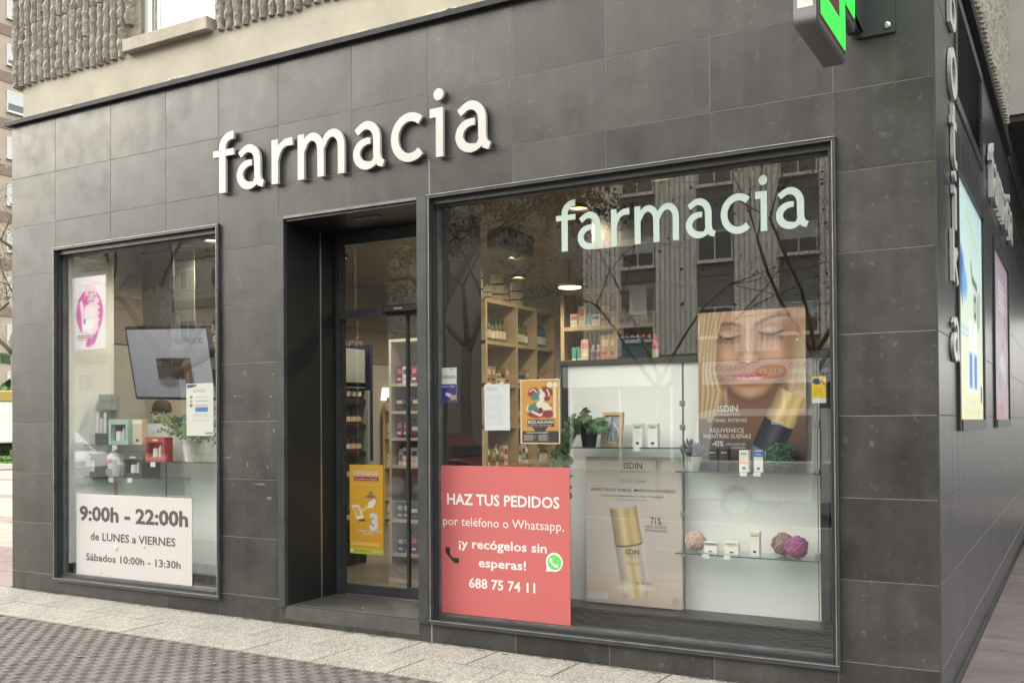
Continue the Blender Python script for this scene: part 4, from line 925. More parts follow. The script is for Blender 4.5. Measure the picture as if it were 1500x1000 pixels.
for (y, wd, h) in ((1.93, .12, .36), (2.12, .085, .17), (2.29, .13, .33), (2.44, .08, .2), (2.66, .12, .29)):      # apothecary jars
    o = thing('apothecary_jar', ('tall' if h > .2 else 'short') + ' white apothecary jar with a lid on the wooden shelves', 'jar', (AX - .16, y, 2.62), ('tall' if h > .2 else 'short') + ' apothecary jars on the shelves')
    r = wd / 2; MB().lathe([(r * .9, 0), (r, .01), (r, h * .72), (r * .85, h * .76)], n=16).build('body', 'p_cream', o, smooth=True); MB().lathe([(r * .9, h * .765), (r * .95, h * .8), (r * .5, h * .9), (r * .15, h * .93), (r * .18, h * .98), (.004, h)], n=16).build('lid', 'p_cream', o, smooth=True); MB().lathe([(r * 1.012, h * .25), (r * 1.012, h * .58)], n=16).build('label', 'p_dark', o)
    MB().lathe([(r * 1.02, h * .3), (r * 1.02, h * .53)], n=16).build('label_field', 'p_cream', o)
# B: white shelf unit behind the door
BY = 2.2; bx0 = P(570, 600, BY).x; BZ = [P(572, q, BY).z for q in (497, 562, 602, 641, 681, 760)]
shelf_unit('white_shelves', 'white shelf unit with toiletries behind the glass door', bx0, -4.31, BY, BY + .34, BZ + [FZ + .1], [bx0 + .015, -4.33], 'shelf_white', 'x', True)
LB, GB = '* on the {} board of the white shelves, {} row', '* on the {} board of the white shelves, {} row'
spb = [('bottle', .07, .19, ('p_lilac', 'p_white', 'p_purple')), ('tube', .07, .17, ('p_teal', 'p_white', 'p_white')), ('bottle', .065, .2, ('p_white', 'p_dark', 'p_grey')), ('carton', .08, .17, ('p_white', 'p_blue', 'p_peach')), ('carton', .09, .13, ('p_dark', 'p_white', 'p_red')), ('carton', .07, .18, ('p_purple', 'p_pink', 'p_white')), ('carton', .07, .16, ('p_blue', 'p_white', 'p_white'))]
for i, z in enumerate(BZ[1:] + [FZ + .1]):
    for yq, row in ((.08, 'front'), (.2, 'rear')): fill('x', bx0 + .05, -4.4, BY + yq, z, spb, LB.format(NTH[i + 1], row), 'toiletry', GB.format(NTH[i + 1], row))
# C: cartons on the back shelves
CY = 5.2; cx0 = P(536, 600, CY).x; cx1 = P(600, 600, CY).x; CZs = [P(555, q, CY).z for q in (600, 640, 683, 730, 780)]
shelf_unit('wall_shelves', 'cream wall shelves with white cartons at the back of the shop', max(cx0, -7.6), cx1, CY, CY + .3, CZs + [FZ + .1], [max(cx0, -7.6) + .01, cx1 - .01], 'wood', 'x', True, .025, 'wood_back')
spc = [('carton', .10, .17, ('p_white', 'p_orange', 'p_cream')), ('carton', .09, .2, ('p_cream', 'p_white', 'p_green')), ('carton', .12, .15, ('p_white', 'p_blue', 'p_cream')), ('bottle', .07, .2, ('p_cream', 'p_white', 'p_red'))]
for i, z in enumerate(CZs[0:] + [FZ + .1]): fill('x', max(cx0, -7.6) + .03, cx1 - .04, CY + .08, z, spc, '* on the ' + NTH[i] + ' board of the cream wall shelves', 'carton', '* on the ' + NTH[i] + ' cream wall board')
lm = thing('table_lamp', 'small glowing table lamp on top of the cream wall shelves', 'lamp', (P(552, 560, CY).x, CY + .14, CZs[0])); MB().lathe([(.05, 0), (.05, .01), (.012, .02), (.012, .14)], n=12).build('base', 'steel', lm)
MB().lathe([(.12, .13), (.085, .30)], n=18).build('lamp_shade', 'lamp_warm', lm)
# D: pale shelves on the far wall
DYY = 5.6; d0 = P(822, 500, DYY).x; d1 = P(962, 500, DYY).x; DZ = [P(850, 424, DYY).z, P(850, 478, DYY).z, P(850, 527, DYY).z, 1.5, 1.0]
shelf_unit('pale_wall_shelves', 'pale wooden wall shelves at the far end behind the display panels', d0, d1, DYY, DYY + .35, DZ, [d0 + .02, P(903, 500, DYY).x, d1 - .02], 'wood', 'x', True, .05, 'wood_back')
for i, z in enumerate(DZ[1:4]): fill('x', d0 + .1, d1 - .1, DYY + .1, z, spc + spb[:2] + [('carton', .12, .3, ('p_kraft', 'p_cream', 'p_red')), ('carton', .1, .26, ('p_cream', 'p_pink', 'p_white'))], '* on the ' + NTH[i + 1] + ' board of the far pale shelves', 'product', '* on the ' + NTH[i + 1] + ' board of the far shelves', .008)
# gondola with tilted black shelves just inside the door
GX = -5.5; g0 = 1.5; g1 = PX(536, 600, GX).y; gd = thing('gondola', 'black gondola with tilted shelves of jars inside the door', 'shelves', (GX, g1, FZ))
MB().box(-.30, .0, g0 - g1, 0, 0, .22).build('base', 'shelf_black', gd); MB().box(-.32, -.30, g0 - g1, 0, .22, 2.02).build('back_panel', 'shelf_black', gd)
MB().box(-.30, .025, .001, .035, .22, 1.70).build('end_frame', 'grey_panel', gd); MB().box(-.32, .03, .036, .075, 1.0, PX(540, 505, GX).z - FZ).build('end_post', 'navy', gd)
MB().box(-.28, .0, g0 - g1, -.01, 1.72, 2.1).build('header', 'grey_panel', gd)
for k_, py in enumerate((560, 585, 622, 662, 702, 765)):
    z = PX(520, py, GX).z
    if z < .4: continue
    b_ = MB(); b_.add([(-.3, g0 - g1, .12), (.0, g0 - g1, 0), (.0, -.002, 0), (-.3, -.002, .12), (-.3, g0 - g1, .10), (.0, g0 - g1, -.045), (.0, -.002, -.045), (-.3, -.002, .10)], [(0, 1, 2, 3), (7, 6, 5, 4), (0, 4, 5, 1), (1, 5, 6, 2), (2, 6, 7, 3), (3, 7, 4, 0)]); s_ = b_.build('shelf', 'shelf_black', gd, (0, 0, z - FZ)); fix_normals(s_.data)
    y = g0 + .06
    while y < g1 - .05:
        product('jar', GX - .05, y, z + .012, .075, .115, rr.choice([('p_brown', 'p_dark', 'p_cream'), ('p_brown', 'p_brown', 'p_white'), ('p_red', 'p_dark', 'p_cream')]), '* on the ' + NTH[k_] + ' tilted shelf of the black gondola', 'jar', '* on the ' + NTH[k_] + ' gondola shelf'); y += .088
# cabinet behind the display panels with a teal box and pink bottles on it
cz_ = 1.95; MBc = MB().box(-2.2, -.75, 1.0, 1.5, FZ, cz_, b=.004); cabn = tag(MBc.build('cabinet', 'wood'), 'pale wooden cabinet behind the white display panels', 'cabinet')
for x in (-1.72, -1.23): MB().box(x - .002, x + .002, .998, 1.0, FZ + .06, cz_ - .03).build('door_gap', 'dark_board', cabn)
r_ = rect(912, 503, 948, 530, 1.15); tb = tag(MB().box(r_[0], r_[1], 1.05, 1.25, cz_, cz_ + .19, b=.004).build('storage_box', 'teal'), 'dark teal box on the cabinet behind the panels', 'box'); MB().box(r_[0] + .03, r_[1] - .03, 1.047, 1.05, cz_ + .13, cz_ + .17).build('lid_edge', 'navy', tb)
for i in range(9): product('bottle', P(926 + i * 4.2, 500, 1.36).x, 1.36 + (.05 if i % 2 else 0), cz_, .05, .23, rr.choice([('p_pink', 'p_pink', 'p_white'), ('p_white', 'p_pink', 'p_pink')]), '* on the cabinet behind the teal box', 'bottle', '* on the cabinet behind the teal box')
r_ = rect(922, 420, 947, 460, 2.4); tag(MB().box(r_[0], r_[1], 2.4, 2.41, r_[2], r_[3]).build('hanging_sign', 'grey_panel'), 'small grey sign hanging above the pink bottles', 'sign')

# ------------------------------------------------------------------ big window display
dsp = thing('window_display', 'white panelled display stand on a dark plinth in the big window', 'display', (-1.6, .55, FZ))
O_ = Vector((-1.6, .55, FZ))
def dpart(name, m, x0, x1, y0, y1, z0, z1, b=0.): return MB().box(x0 - O_.x, x1 - O_.x, y0 - O_.y, y1 - O_.y, z0 - O_.z, z1 - O_.z, b=b).build(name, m, dsp)
PXL = P(832, 600, .55).x; PXM = P(1001, 600, .55).x; PXR = P(1201, 600, .55).x; PTZ = 1.912
dpart('plinth', 'dark_board', -3.19, -.575, .30, .72, FZ, .275); dpart('plinth_top', 'frame_dark', -3.19, -.575, .285, .72, .275, .29)
dpart('plinth_front', 'dark_board', -3.19, -.575, .10, .285, FZ, .19)
dpart('panel', 'white_panel', PXL, PXM - .004, .55, .565, .291, PTZ); dpart('panel', 'white_panel', PXM + .004, PXR, .55, .565, .291, PTZ)
dpart('panel_back', 'dark_board', PXL - .03, PXR + .03, .567, .575, .291, PTZ)
dpart('top_rail', 'dark_board', PXL - .045, PXR + .06, .525, .58, PTZ + .001, PTZ + .035)
dpart('post', 'dark_board', PXL - .045, PXL - .003, .535, .58, .291, PTZ); dpart('post', 'dark_board', PXR + .003, PXR + .055, .52, .58, .291, PTZ)
SHZ = [P(915, 655, .30).z, P(1090, 691.5, .30).z, P(1095, 815, .30).z]
def clip(x, z, parent):
    MB().box(x - .016, x + .016, .40, .43, z - .016, z + .02, b=.004).build('clip', 'steel', parent)
def glass_shelf(label, x0, x1, z, y0=.29, y1=.53):
    o = tag(MB().box(x0, x1, y0, y1, z - .008, z, b=.001).build('glass_shelf', 'shelf_glass'), label, 'shelf')
    MB().box(x0, x1, y0 - .0035, y0 - .0005, z - .0075, z - .0005).build('polished_edge', 'teal', o)
    return o
xa = P(834, 655, .3).x; xm = P(998, 655, .3).x
g1_ = glass_shelf('glass shelf carrying the ivy and the picture frame', xa, xm, SHZ[0]); g2_ = glass_shelf('glass shelf carrying the lavender pot and the green ball', P(990, 690, .3).x, P(1197, 692, .3).x, SHZ[1]); g3_ = glass_shelf('glass shelf carrying the dried flower balls', P(990, 812, .3).x, P(1199, 818, .3).x, SHZ[2])
for px, tag_ in ((1000.5, 'left'), (1198, 'right')):
    xk = P(px, 700, .415).x; wr = thing('cable_support', 'steel cable with shelf clips beside the ' + ('poster of the tilted gold bottle' if tag_ == 'left' else 'dark end post'), 'cable')
    MB().tube([(xk, .415, .29), (xk, .415, 1.912)], .003, n=6).build('cable', 'lamp_body', wr)
    for py in ((591, 626, 656, 690, 753, 812) if tag_ == 'left' else (622, 692, 815)): clip(xk, P(px, py, .415).z, wr)
# --- posters in the display
fx = rect(1022, 459, 1182, 692, .47)
c = Canvas(150, (fx[3] - fx[2]) / (fx[1] - fx[0]), (.30, .20, .15))
c.vgrad([(0, (.34, .24, .17)), (.5, (.30, .19, .14)), (.62, (.20, .13, .10)), (1, (.07, .055, .06))])
hair1, hair2, hair3 = (.48, .34, .18), (.25, .165, .085), (.66, .52, .33)
c.ell(.08, .28, .26, .30, hair1, .06); c.ell(.02, .45, .2, .2, hair2, .1); c.ell(.06, .52, .16, .12, hair1, .08); c.ell(.97, .32, .16, .30, hair1, .05); c.ell(.93, .48, .09, .14, hair3, .05)
for i in range(16): a = i / 15; c.line([(.30 - .34 * a, -.02), (.20 - .3 * a, .2), (.16 - .26 * a, .42), (.10 - .2 * a, .60)], .018, hair3 if i % 2 else hair2, .02, .55)
for i in range(8): a = i / 7; c.line([(.98, .0 + .1 * a), (.93 + .05 * a, .3), (.90 + .08 * a, .5)], .014, hair3 if i % 2 else hair2, .02, .5)
sk = (.42, .225, .14)
c.poly([(.26, .46), (.32, .66), (.16, .80), (.92, .80), (.80, .66), (.82, .46)], (.20, .105, .07), .08)                    # neck in shade
c.poly([(.34, -.05), (.22, .05), (.155, .16), (.165, .30), (.215, .41), (.33, .505), (.44, .55), (.52, .555), (.64, .515), (.78, .42), (.87, .28), (.91, .10), (.93, -.05)], sk, .04)
c.poly([(.88, -.02), (.975, -.02), (.985, .10), (.94, .20), (.89, .21)], (.46, .25, .17), .03); c.line([(.93, .0), (.945, .09), (.92, .16)], .025, (.30, .14, .09), .03, .7)                               # ear
c.ell(.925, .195, .009, .006, (.9, .85, .7), .006)
c.ell(.53, .02, .24, .07, (.70, .45, .32), .2, .75); c.ell(.48, .22, .032, .12, (.78, .54, .41), .05, .75); c.ell(.48, .30, .05, .025, (.80, .56, .43), .04, .7)
c.ell(.27, .275, .085, .05, (.64, .38, .26), .09, .7); c.ell(.72, .27, .10, .06, (.66, .40, .28), .1, .7); c.ell(.50, .505, .10, .035, (.62, .38, .26), .06, .7)
c.ell(.185, .27, .05, .15, (.24, .11, .065), .07, .75); c.ell(.86, .28, .055, .17, (.27, .13, .08), .08, .75); c.ell(.27, .40, .09, .07, (.30, .15, .095), .09, .6); c.ell(.74, .40, .10, .08, (.30, .15, .095), .1, .6); c.ell(.40, .345, .05, .05, (.38, .20, .13), .05, .6); c.ell(.60, .345, .06, .05, (.40, .21, .135), .05, .55)
c.line([(.175, .102), (.24, .080), (.33, .078), (.405, .098)], .034, (.10, .06, .045), .024, .85); c.line([(.555, .092), (.64, .062), (.77, .036), (.85, .044)], .034, (.10, .06, .045), .024, .85)     # brows
for (ex, ey, tl_) in ((.295, .150, .05), (.685, .138, -.03)):
    c.ell(ex, ey - .016, .125, .042, (.30, .15, .10), .05, .8); c.ell(ex, ey - .010, .088, .024, (.50, .30, .21), .03, .75); c.ell(ex - .02, ey - .014, .035, .009, (.68, .46, .35), .02, .7); c.ell(ex, ey + .032, .09, .012, (.36, .19, .125), .03, .5)
    c.line([(ex - .105, ey - .002 - tl_ * .1), (ex - .06, ey + .014), (ex + .02, ey + .019), (ex + .105, ey + .002 + tl_ * .1)], .020, (.02, .013, .012), .012, 1.)
    for i in range(13):
        t = -.095 + .0158 * i; c.line([(ex + t, ey + .010), (ex + t * 1.22, ey + .040 + .007 * (i % 3))], .007, (.025, .015, .012), .008, .9)
c.line([(.435, .12), (.425, .22), (.405, .29)], .035, (.30, .155, .10), .045, .65); c.line([(.54, .12), (.545, .22), (.565, .29)], .035, (.36, .19, .125), .05, .5)
c.line([(.385, .305), (.40, .325), (.44, .322), (.475, .337), (.515, .322), (.56, .322), (.58, .302)], .017, (.13, .05, .035), .016, .95); c.ell(.41, .300, .028, .016, (.56, .33, .23), .03, .7); c.ell(.555, .298, .028, .016, (.56, .33, .23), .03, .7)
c.line([(.475, .35), (.475, .38)], .03, (.36, .19, .13), .04, .5)
c.poly([(.325, .402), (.40, .388), (.455, .380), (.48, .386), (.505, .379), (.57, .388), (.65, .402), (.48, .410)], (.40, .13, .13), .014); c.poly([(.325, .403), (.48, .411), (.65, .403), (.57, .438), (.48, .447), (.40, .438)], (.54, .22, .20), .016)
c.line([(.32, .401), (.40, .407), (.48, .412), (.57, .407), (.655, .401)], .010, (.13, .03, .03), .008, .95); c.ell(.49, .424, .07, .007, (.78, .48, .43), .02, .7); c.ell(.48, .466, .11, .014, (.28, .14, .09), .03, .7)
c.line([(.20, .42), (.33, .52), (.48, .565), (.65, .53), (.80, .42)], .06, (.16, .08, .05), .06, .8)
for i in range(14): a = i / 13; c.line([(.26 - .2 * a, -.02), (.17 - .14 * a, .16 + .02 * a), (.15 - .16 * a, .36), (.20 - .22 * a, .50), (.14 - .16 * a, .66)], .022, (hair3, hair1, hair2)[i % 3], .02, .8)
# the tilted bottle on it
def tilt_bottle(c, cu, cv, ang, wd, segs):
    """segs: (t0, t1, [colour stops across]) along the axis pointing down"""
    a = rad(ang); ax, ay = math.sin(a), math.cos(a); px_, py_ = math.cos(a), -math.sin(a)
    du = c.U - cu; dv = c.W - cv * c.asp; t = du * ax + dv * ay; s_ = du * px_ + dv * py_
    for t0, t1, cols, ww in segs:
        bulge = .12 * ww * np.sqrt(np.clip(1 - (2 * s_ / ww) ** 2, 0, 1))
        m_ = np.clip((ww / 2 - np.abs(s_)) / .008 + .5, 0, 1) * np.clip((t - t0 - bulge * .6) / .008 + .5, 0, 1) * np.clip((t1 + bulge - t) / .008 + .5, 0, 1)
        pos = np.linspace(-.5, .5, len(cols)); col = np.stack([np.interp(s_ / ww, pos, [q[k_] for q in cols]) for k_ in range(3)], -1)
        c.c = c.c * (1 - m_[..., None]) + col * m_[..., None]
gold_c = [(.22, .19, .12), (.50, .36, .16), (.85, .68, .36), (.60, .42, .17), (.72, .55, .26), (.36, .25, .10)]
dk_c = [(.02, .025, .04), (.035, .045, .07), (.10, .11, .14), (.02, .025, .04), (.03, .035, .05)]
glw = [(.10, .12, .16), (.30, .34, .40), (.75, .75, .70), (.20, .24, .30), (.45, .42, .36)]
tilt_bottle(c, .885, .51, -25, .26, [(.0, .22, gold_c, .265), (.21, .30, gold_c, .28), (.30, .58, dk_c, .28), (.58, .86, glw, .285)])
c.ell(.60, .99, .35, .05, (.10, .12, .20), .1, .7); c.box(0, 1, .70, 1, (.05, .045, .05), .3, .25)
fp = tag(c.build('face_poster', *fx[:2], *fx[2:], .47), 'hanging poster of a blonde woman with closed eyes above a dark bottle', 'poster')
YT = .4685
for s_, a, b_, y, h, m_, bo in (('ISDIN', 1051.5, 1081, 603, 9, 'ink_white', .02), ('ISDINCEUTICS', 1047, 1084, 608.5, 3.4, 'ink_pale', 0), ('RETINAL INTENSE', 1037, 1094, 618, 5, 'ink_white', 0), ('REJUVENECE', 1040, 1090, 633, 6, 'ink_white', .006), ('MIENTRAS SUEÑAS', 1030.5, 1100, 641.5, 5.8, 'ink_white', .006), ('-43%', 1043, 1060, 653, 7.5, 'ink_white', .02), ('ARRUGAS EN', 1063, 1092, 652, 3.6, 'ink_white', 0), ('8 SEMANAS', 1071, 1092, 657, 3.2, 'ink_white', 0)): ptext(fp, s_, a, b_, y, h, YT, m_, bo)
ptext(fp, 'ISDIN', 1130, 1147, 621, 5, YT, 'ink_white', .015)
mp_ = rect(858, 668, 1000, 893, .46); mp_ = (mp_[0], mp_[1], max(mp_[2], .293), mp_[3])
c = Canvas(140, (mp_[3] - mp_[2]) / (mp_[1] - mp_[0]), (.40, .33, .29))
c.vgrad([(0, (.50, .43, .39)), (.3, (.64, .58, .54)), (.6, (.74, .68, .64)), (.85, (.72, .62, .54)), (1, (.54, .44, .37))])
c.ell(.15, .5, .25, .2, (.62, .54, .46), .3, .5); c.ell(.85, .6, .3, .25, (.40, .31, .26), .3, .4); c.ell(.5, .90, .5, .07, (.74, .58, .42), .16, .6)
tilt_bottle(c, .395, .335, 9.5, .26, [(.0, .28, gold_c, .285), (.275, .36, gold_c, .295), (.36, .375, [(.10, .07, .04)] * 3, .285), (.375, .86, [(.36, .33, .31), (.55, .50, .44), (.86, .70, .42), (.66, .50, .25), (.82, .66, .40), (.52, .46, .43), (.72, .67, .64)], .295)])
c.ell(.42, .885, .05, .03, (1, .9, .7), .08, .9); c.ell(.60, .875, .03, .02, (1, .9, .7), .06, .9); c.line([(.3, .885), (.72, .875)], .01, (1, .88, .65), .03, .7)
for i in range(9): c.box(.525 + .02 * i, .54 + .02 * i, .835 + .006 * (i % 3), .85 + .006 * (i % 2), (.18, .13, .05), .006, .7)
c.box(0.0, .235, .925, .975, (.72, .68, .64), .004)
mo = tag(c.build('bottle_poster', *mp_[:2], *mp_[2:], .46), 'beige poster of a tilted gold bottle against the white panel', 'poster')
YT = .4585
for s_, a, b_, y, h, m_, bo in (('ISDIN', 913.5, 941, 686, 9, 'ink_dark', .02), ('ISDINCEUTICS', 909, 944.5, 691.5, 3.2, 'ink_grey', 0), ('MELACLEAR', 906, 947, 706, 5.5, 'ink_grey', -.004), ('RESULTADOS VISIBLES, MANCHAS INVISIBLES', 866, 989, 718, 4.2, 'ink_dark', .004), ('Nuevo sérum antimanchas con Ácido Tranexámico', 880, 973, 726, 3, 'ink_dark', 0), ('Para todo tipo de manchas', 902, 950, 732, 2.8, 'ink_grey', 0), ('71%', 953, 969, 767.5, 10.5, 'ink_dark', .01), ('REDUCCIÓN', 946, 976, 772.5, 3.8, 'ink_dark', 0), ('DE MANCHAS', 945, 977, 778, 3.8, 'ink_dark', 0), ('ISDIN', 916, 936, 811, 7.5, 'ink_dark', .02), ('ISDINCEUTICS', 915, 938, 815, 2.2, 'ink_grey', 0), ('MELACLEAR', 918, 938, 826, 3.4, 'ink_grey', 0)): ptext(mo, s_, a, b_, y, h, YT, m_, bo)
bc = P(989.5, 881, YT); rg = MB()
rg.add([(bc.x + r * math.cos(k_ * math.pi / 12), YT, bc.z + r * math.sin(k_ * math.pi / 12)) for r in (.018, .022) for k_ in range(24)], [(k_, (k_ + 1) % 24, 24 + (k_ + 1) % 24, 24 + k_) for k_ in range(24)]); rg.build('seal', 'ink_grey', mo); text(mo, 'B', bc.x, None, bc.z - .010, .020, YT, 'ink_grey', 0, align='c')

# --- small goods on the glass shelves
def carton(label, px0, px1, pyt, Y, zs, m, band=None, d=.045, txt='ISDIN', tcol='ink_dark', group=None, cat='carton'):
    a = P(px0, pyt, Y); b_ = P(px1, pyt, Y); x0, x1, z1 = a.x, b_.x, a.z; o = thing('carton', label, cat, ((x0 + x1) / 2, Y + d / 2, zs), group)
    w_ = (x1 - x0) / 2; h = z1 - zs; MB().box(-w_, w_, -d / 2, d / 2, 0, h, b=.0012).build('box', m, o)
    if band: MB().box(-w_ * .995, w_ * .995, -d / 2 - .0012, -d / 2 + .001, h * band[1], h * band[2]).build('printed_band', band[0], o)
    if txt: text(o, txt, -w_ * .6, w_ * .6, h * .80, min(w_ * .32, h * .1), -d / 2 - .0018, tcol, .015); text(o, 'serum', -w_ * .45, w_ * .45, h * .66, w_ * .14, -d / 2 - .0018, 'ink_grey')
    MB().box(-w_ * .3, w_ * .3, -d / 2 - .0016, -d / 2 - .0006, h * .12, h * .22).build('barcode', 'ink_dark', o)
    return o
carton('white skincare carton beside the kraft picture frame', 926.5, 940.5, 620, .36, SHZ[0], 'p_white', ('p_cream', .86, .97)); carton('white skincare carton furthest from the picture frame', 948.5, 963, 620, .36, SHZ[0], 'p_white', ('p_cream', .86, .97))
carton('black carton next to the lavender pot', 1037, 1050, 657, .36, SHZ[1], 'p_dark', None, tcol='ink_white'); carton('black carton between another black one and the peach striped one', 1053.5, 1067, 657, .36, SHZ[1], 'p_dark', None, tcol='ink_white')
carton('white carton with a peach stripe on the middle shelf', 1082.5, 1096.5, 659, .36, SHZ[1], 'p_white', ('p_peach', .38, .52)); carton('pale blue carton with an orange bottle print', 1104, 1117.5, 660, .36, SHZ[1], 'p_white', ('ink_blue', .72, .98), tcol='ink_white')
carton('flat blue and white carton on the lower glass shelf', 1031, 1050, 793, .36, SHZ[2], 'p_white', ('p_lilac', .70, .95)); carton('flat cream and white carton on the lower glass shelf', 1061.5, 1081.5, 793, .36, SHZ[2], 'p_white', ('p_cream', .70, .95)); carton('tall slim white carton on the lower glass shelf', 1098.5, 1112, 778, .36, SHZ[2], 'p_white', ('p_cream', .80, .98))
for (px, zs, lb) in ((933, 0, 'between the two white skincare cartons'), (1089, 1, 'under the peach striped carton'), (1109, 1, 'under the pale blue carton'), (1033, 2, 'under the flat blue carton'), (1064, 2, 'under the flat cream carton')):
    x = P(px, 690, .283).x; o = tag(MB().box(x - .022, x + .022, .279, .2825, SHZ[zs] - .022, SHZ[zs] + .002).build('price_tag', 'paper'), 'small white price tag ' + lb, 'price tag'); text(o, '19,95', x - .017, x + .017, SHZ[zs] - .016, .012, .2785, 'ink_dark') if False else None
# picture frame
pf = thing('picture_frame', 'kraft coloured picture frame leaning on the glass shelf', 'picture frame', (P(897, 655, .42).x, .40, SHZ[0])); pf.rotation_euler = (rad(-9), 0, rad(-6))
mb = MB(); w_, h = .078, .232
for q in ((-w_, -w_ + .02, 0, h), (w_ - .02, w_, 0, h), (-w_ + .02, w_ - .02, 0, .02), (-w_ + .02, w_ - .02, h - .02, h)): mb.box(q[0], q[1], -.012, .012, q[2], q[3])
mb.build('frame', 'kraft', pf)
c = Canvas(50, 1.6, (.30, .33, .36)); r3 = random.Random(4)
for i in range(26): c.line([(r3.uniform(0, 1), r3.uniform(0, 1)), (r3.uniform(0, 1), r3.uniform(0, 1))], r3.uniform(.03, .1), r3.choice([(.7, .7, .68), (.12, .13, .16), (.4, .45, .5), (.55, .5, .42)]), .03, .8)
c.build('picture', -w_ + .02, w_ - .02, .02, h - .02, -.002, pf)
# plants
def leaf_cluster(mb, q, s, rr, lobes=False):
    u = Vector((rr.gauss(0, 1), rr.gauss(0, 1) - .6, rr.gauss(0, .6))).normalized(); n = (Vector((rr.gauss(0, .5), -1, rr.gauss(.4, .5)))).normalized(); v_ = n.cross(u).normalized(); u = v_.cross(n)
    if lobes:
        pts = [(0, -.5), (.32, -.38), (.5, .02), (.24, .08), (0, .62), (-.24, .08), (-.5, .02), (-.32, -.38)]
        o = len(mb.v); mb.add([q + n * s * .12] + [q + (v_ * a + u * b_) * s for a, b_ in pts], [(0, 1 + i, 1 + (i + 1) % 8) for i in range(8)])
    else: mb.add([q - u * s * .5, q + v_ * s * .25, q + u * s * .5, q - v_ * s * .25], [(0, 1, 2, 3)])
r3 = random.Random(12)
iv = thing('ivy_plant', 'trailing ivy in a black pot at the end of the glass shelf', 'plant', (P(863, 655, .40).x, .40, SHZ[0]))
MB().lathe([(.045, 0), (.062, .11), (.066, .11), (.066, .125)], n=16).build('pot', 'pot_black', iv, smooth=False)
st = MB(); lv = MB()
def vine(p0, d0, n, down):
    p = Vector(p0); d = Vector(d0); pts = [p.copy()]
    for i in range(n):
        d = (d + Vector((r3.uniform(-.3, .3), r3.uniform(-.2, .2), -down))).normalized(); p = p + d * .035; pts.append(p.copy())
        for _ in range(2): leaf_cluster(lv, p + Vector((r3.uniform(-.03, .03), r3.uniform(-.04, .01), r3.uniform(-.02, .02))), r3.uniform(.045, .075), r3, True)
    st.tube(pts, .0025, n=4)
for k_ in range(7): vine((-.05, -.05, .13), (-.50, -.6, .2), (20, 17, 15, 13, 11, 9, 8)[k_], .42)
for k_ in range(7): a = r3.uniform(0, 6.28); vine((0, 0, .13), (math.cos(a), math.sin(a) * .5 - .3, .8), 4, .18)
for k_ in range(3): vine((.03, -.03, .12), (.6, -.5, .4), 4, .2)
st.build('stem', 'stem', iv); l_ = lv.build('leaf', 'leaf_dark', iv); l_['kind'] = 'stuff'
fl = MB(); [fl.lathe([(.0, 0), (.007, .006), (.009, .012), (.0, .016)], (r3.uniform(-.04, .03), r3.uniform(-.05, 0), r3.uniform(.16, .21)), n=6) for _ in range(9)]; fl.build('blossom', 'flower_purple', iv)
lp = thing('lavender_pot', 'grey pot of dried lavender on the middle glass shelf', 'plant', (P(1017, 688, .40).x, .40, SHZ[1])); MB().lathe([(.032, 0), (.046, .072), (.051, .072), (.052, .09), (.047, .09), (.04, .08)], n=18).build('pot', 'pot_grey', lp, smooth=False)
st = MB(); hdm = MB()
for k_ in range(46):
    a = r3.uniform(0, 6.28); t = r3.uniform(.1, 1) ** .7 * .085; e = Vector((math.cos(a) * t, math.sin(a) * t, r3.uniform(.13, .19) - t * .35)); b0 = Vector((math.cos(a) * t * .35, math.sin(a) * t * .35, .08)); st.tube([b0, (b0 + e) / 2 + Vector((0, 0, .012)), e], .0016, n=3)
    hdm.tube([e - Vector((0, 0, .012)), e + Vector((math.cos(a) * .008, 0, .012)), e + Vector((math.cos(a) * .012, 0, .03))], [.004, .006, .001], n=4)
    for _ in range(2): leaf_cluster(hdm, b0.lerp(e, r3.random()), .03, r3)
st.build('stem', 'leaf_blue', lp); q = hdm.build('flower_head', 'lavender', lp); q['kind'] = 'stuff'
def ball(name, label, cx_, Y, zs, r, m, n, s, core, leafy=False):
    o = thing(name, label, 'decoration', (cx_, Y, zs + r)); MB().lathe([(r * .86 * math.cos(a * math.pi / 8), r * .86 * math.sin(a * math.pi / 8)) for a in range(-4, 5)], n=16).build('core', core, o, smooth=True); mb = MB(); rr = random.Random(int(cx_ * 1000))
    for i in range(n):
        z = 1 - 2 * (i + .5) / n; a = i * 2.39996; q = Vector((math.sqrt(1 - z * z) * math.cos(a), math.sqrt(1 - z * z) * math.sin(a), z)); u = q.orthogonal().normalized(); v_ = q.cross(u); k_ = r * rr.uniform(.86, 1.0); s_ = s * rr.uniform(.7, 1.25)
        if leafy:
            t = (q + Vector((rr.uniform(-.8, .8), rr.uniform(-.8, .8), rr.uniform(-.8, .8)))).normalized(); w_ = t.cross(q).normalized(); c_ = q * k_; mb.add([c_ - t * s_ * .3, c_ + w_ * s_ * .3, c_ + t * s_ * .7, c_ - w_ * s_ * .3], [(0, 1, 2, 3)])
        else:
            ring = [q * k_ + (u * math.cos(b_) + v_ * math.sin(b_)) * s_ * rr.uniform(.75, 1.1) for b_ in [j * 1.047 for j in range(6)]]; mb.add([q * (k_ + s_ * .55)] + ring + [q * (k_ - s_) + (p - q * k_) * .4 for p in ring], [(0, 1 + j, 1 + (j + 1) % 6) for j in range(6)] + [(1 + j, 7 + j, 7 + (j + 1) % 6, 1 + (j + 1) % 6) for j in range(6)])
    q_ = mb.build('leaf' if leafy else 'petal', m, o); q_['kind'] = 'stuff'; return o
sc_ = lambda px, Y: (P(px + 1, 750, Y) - P(px, 750, Y)).x
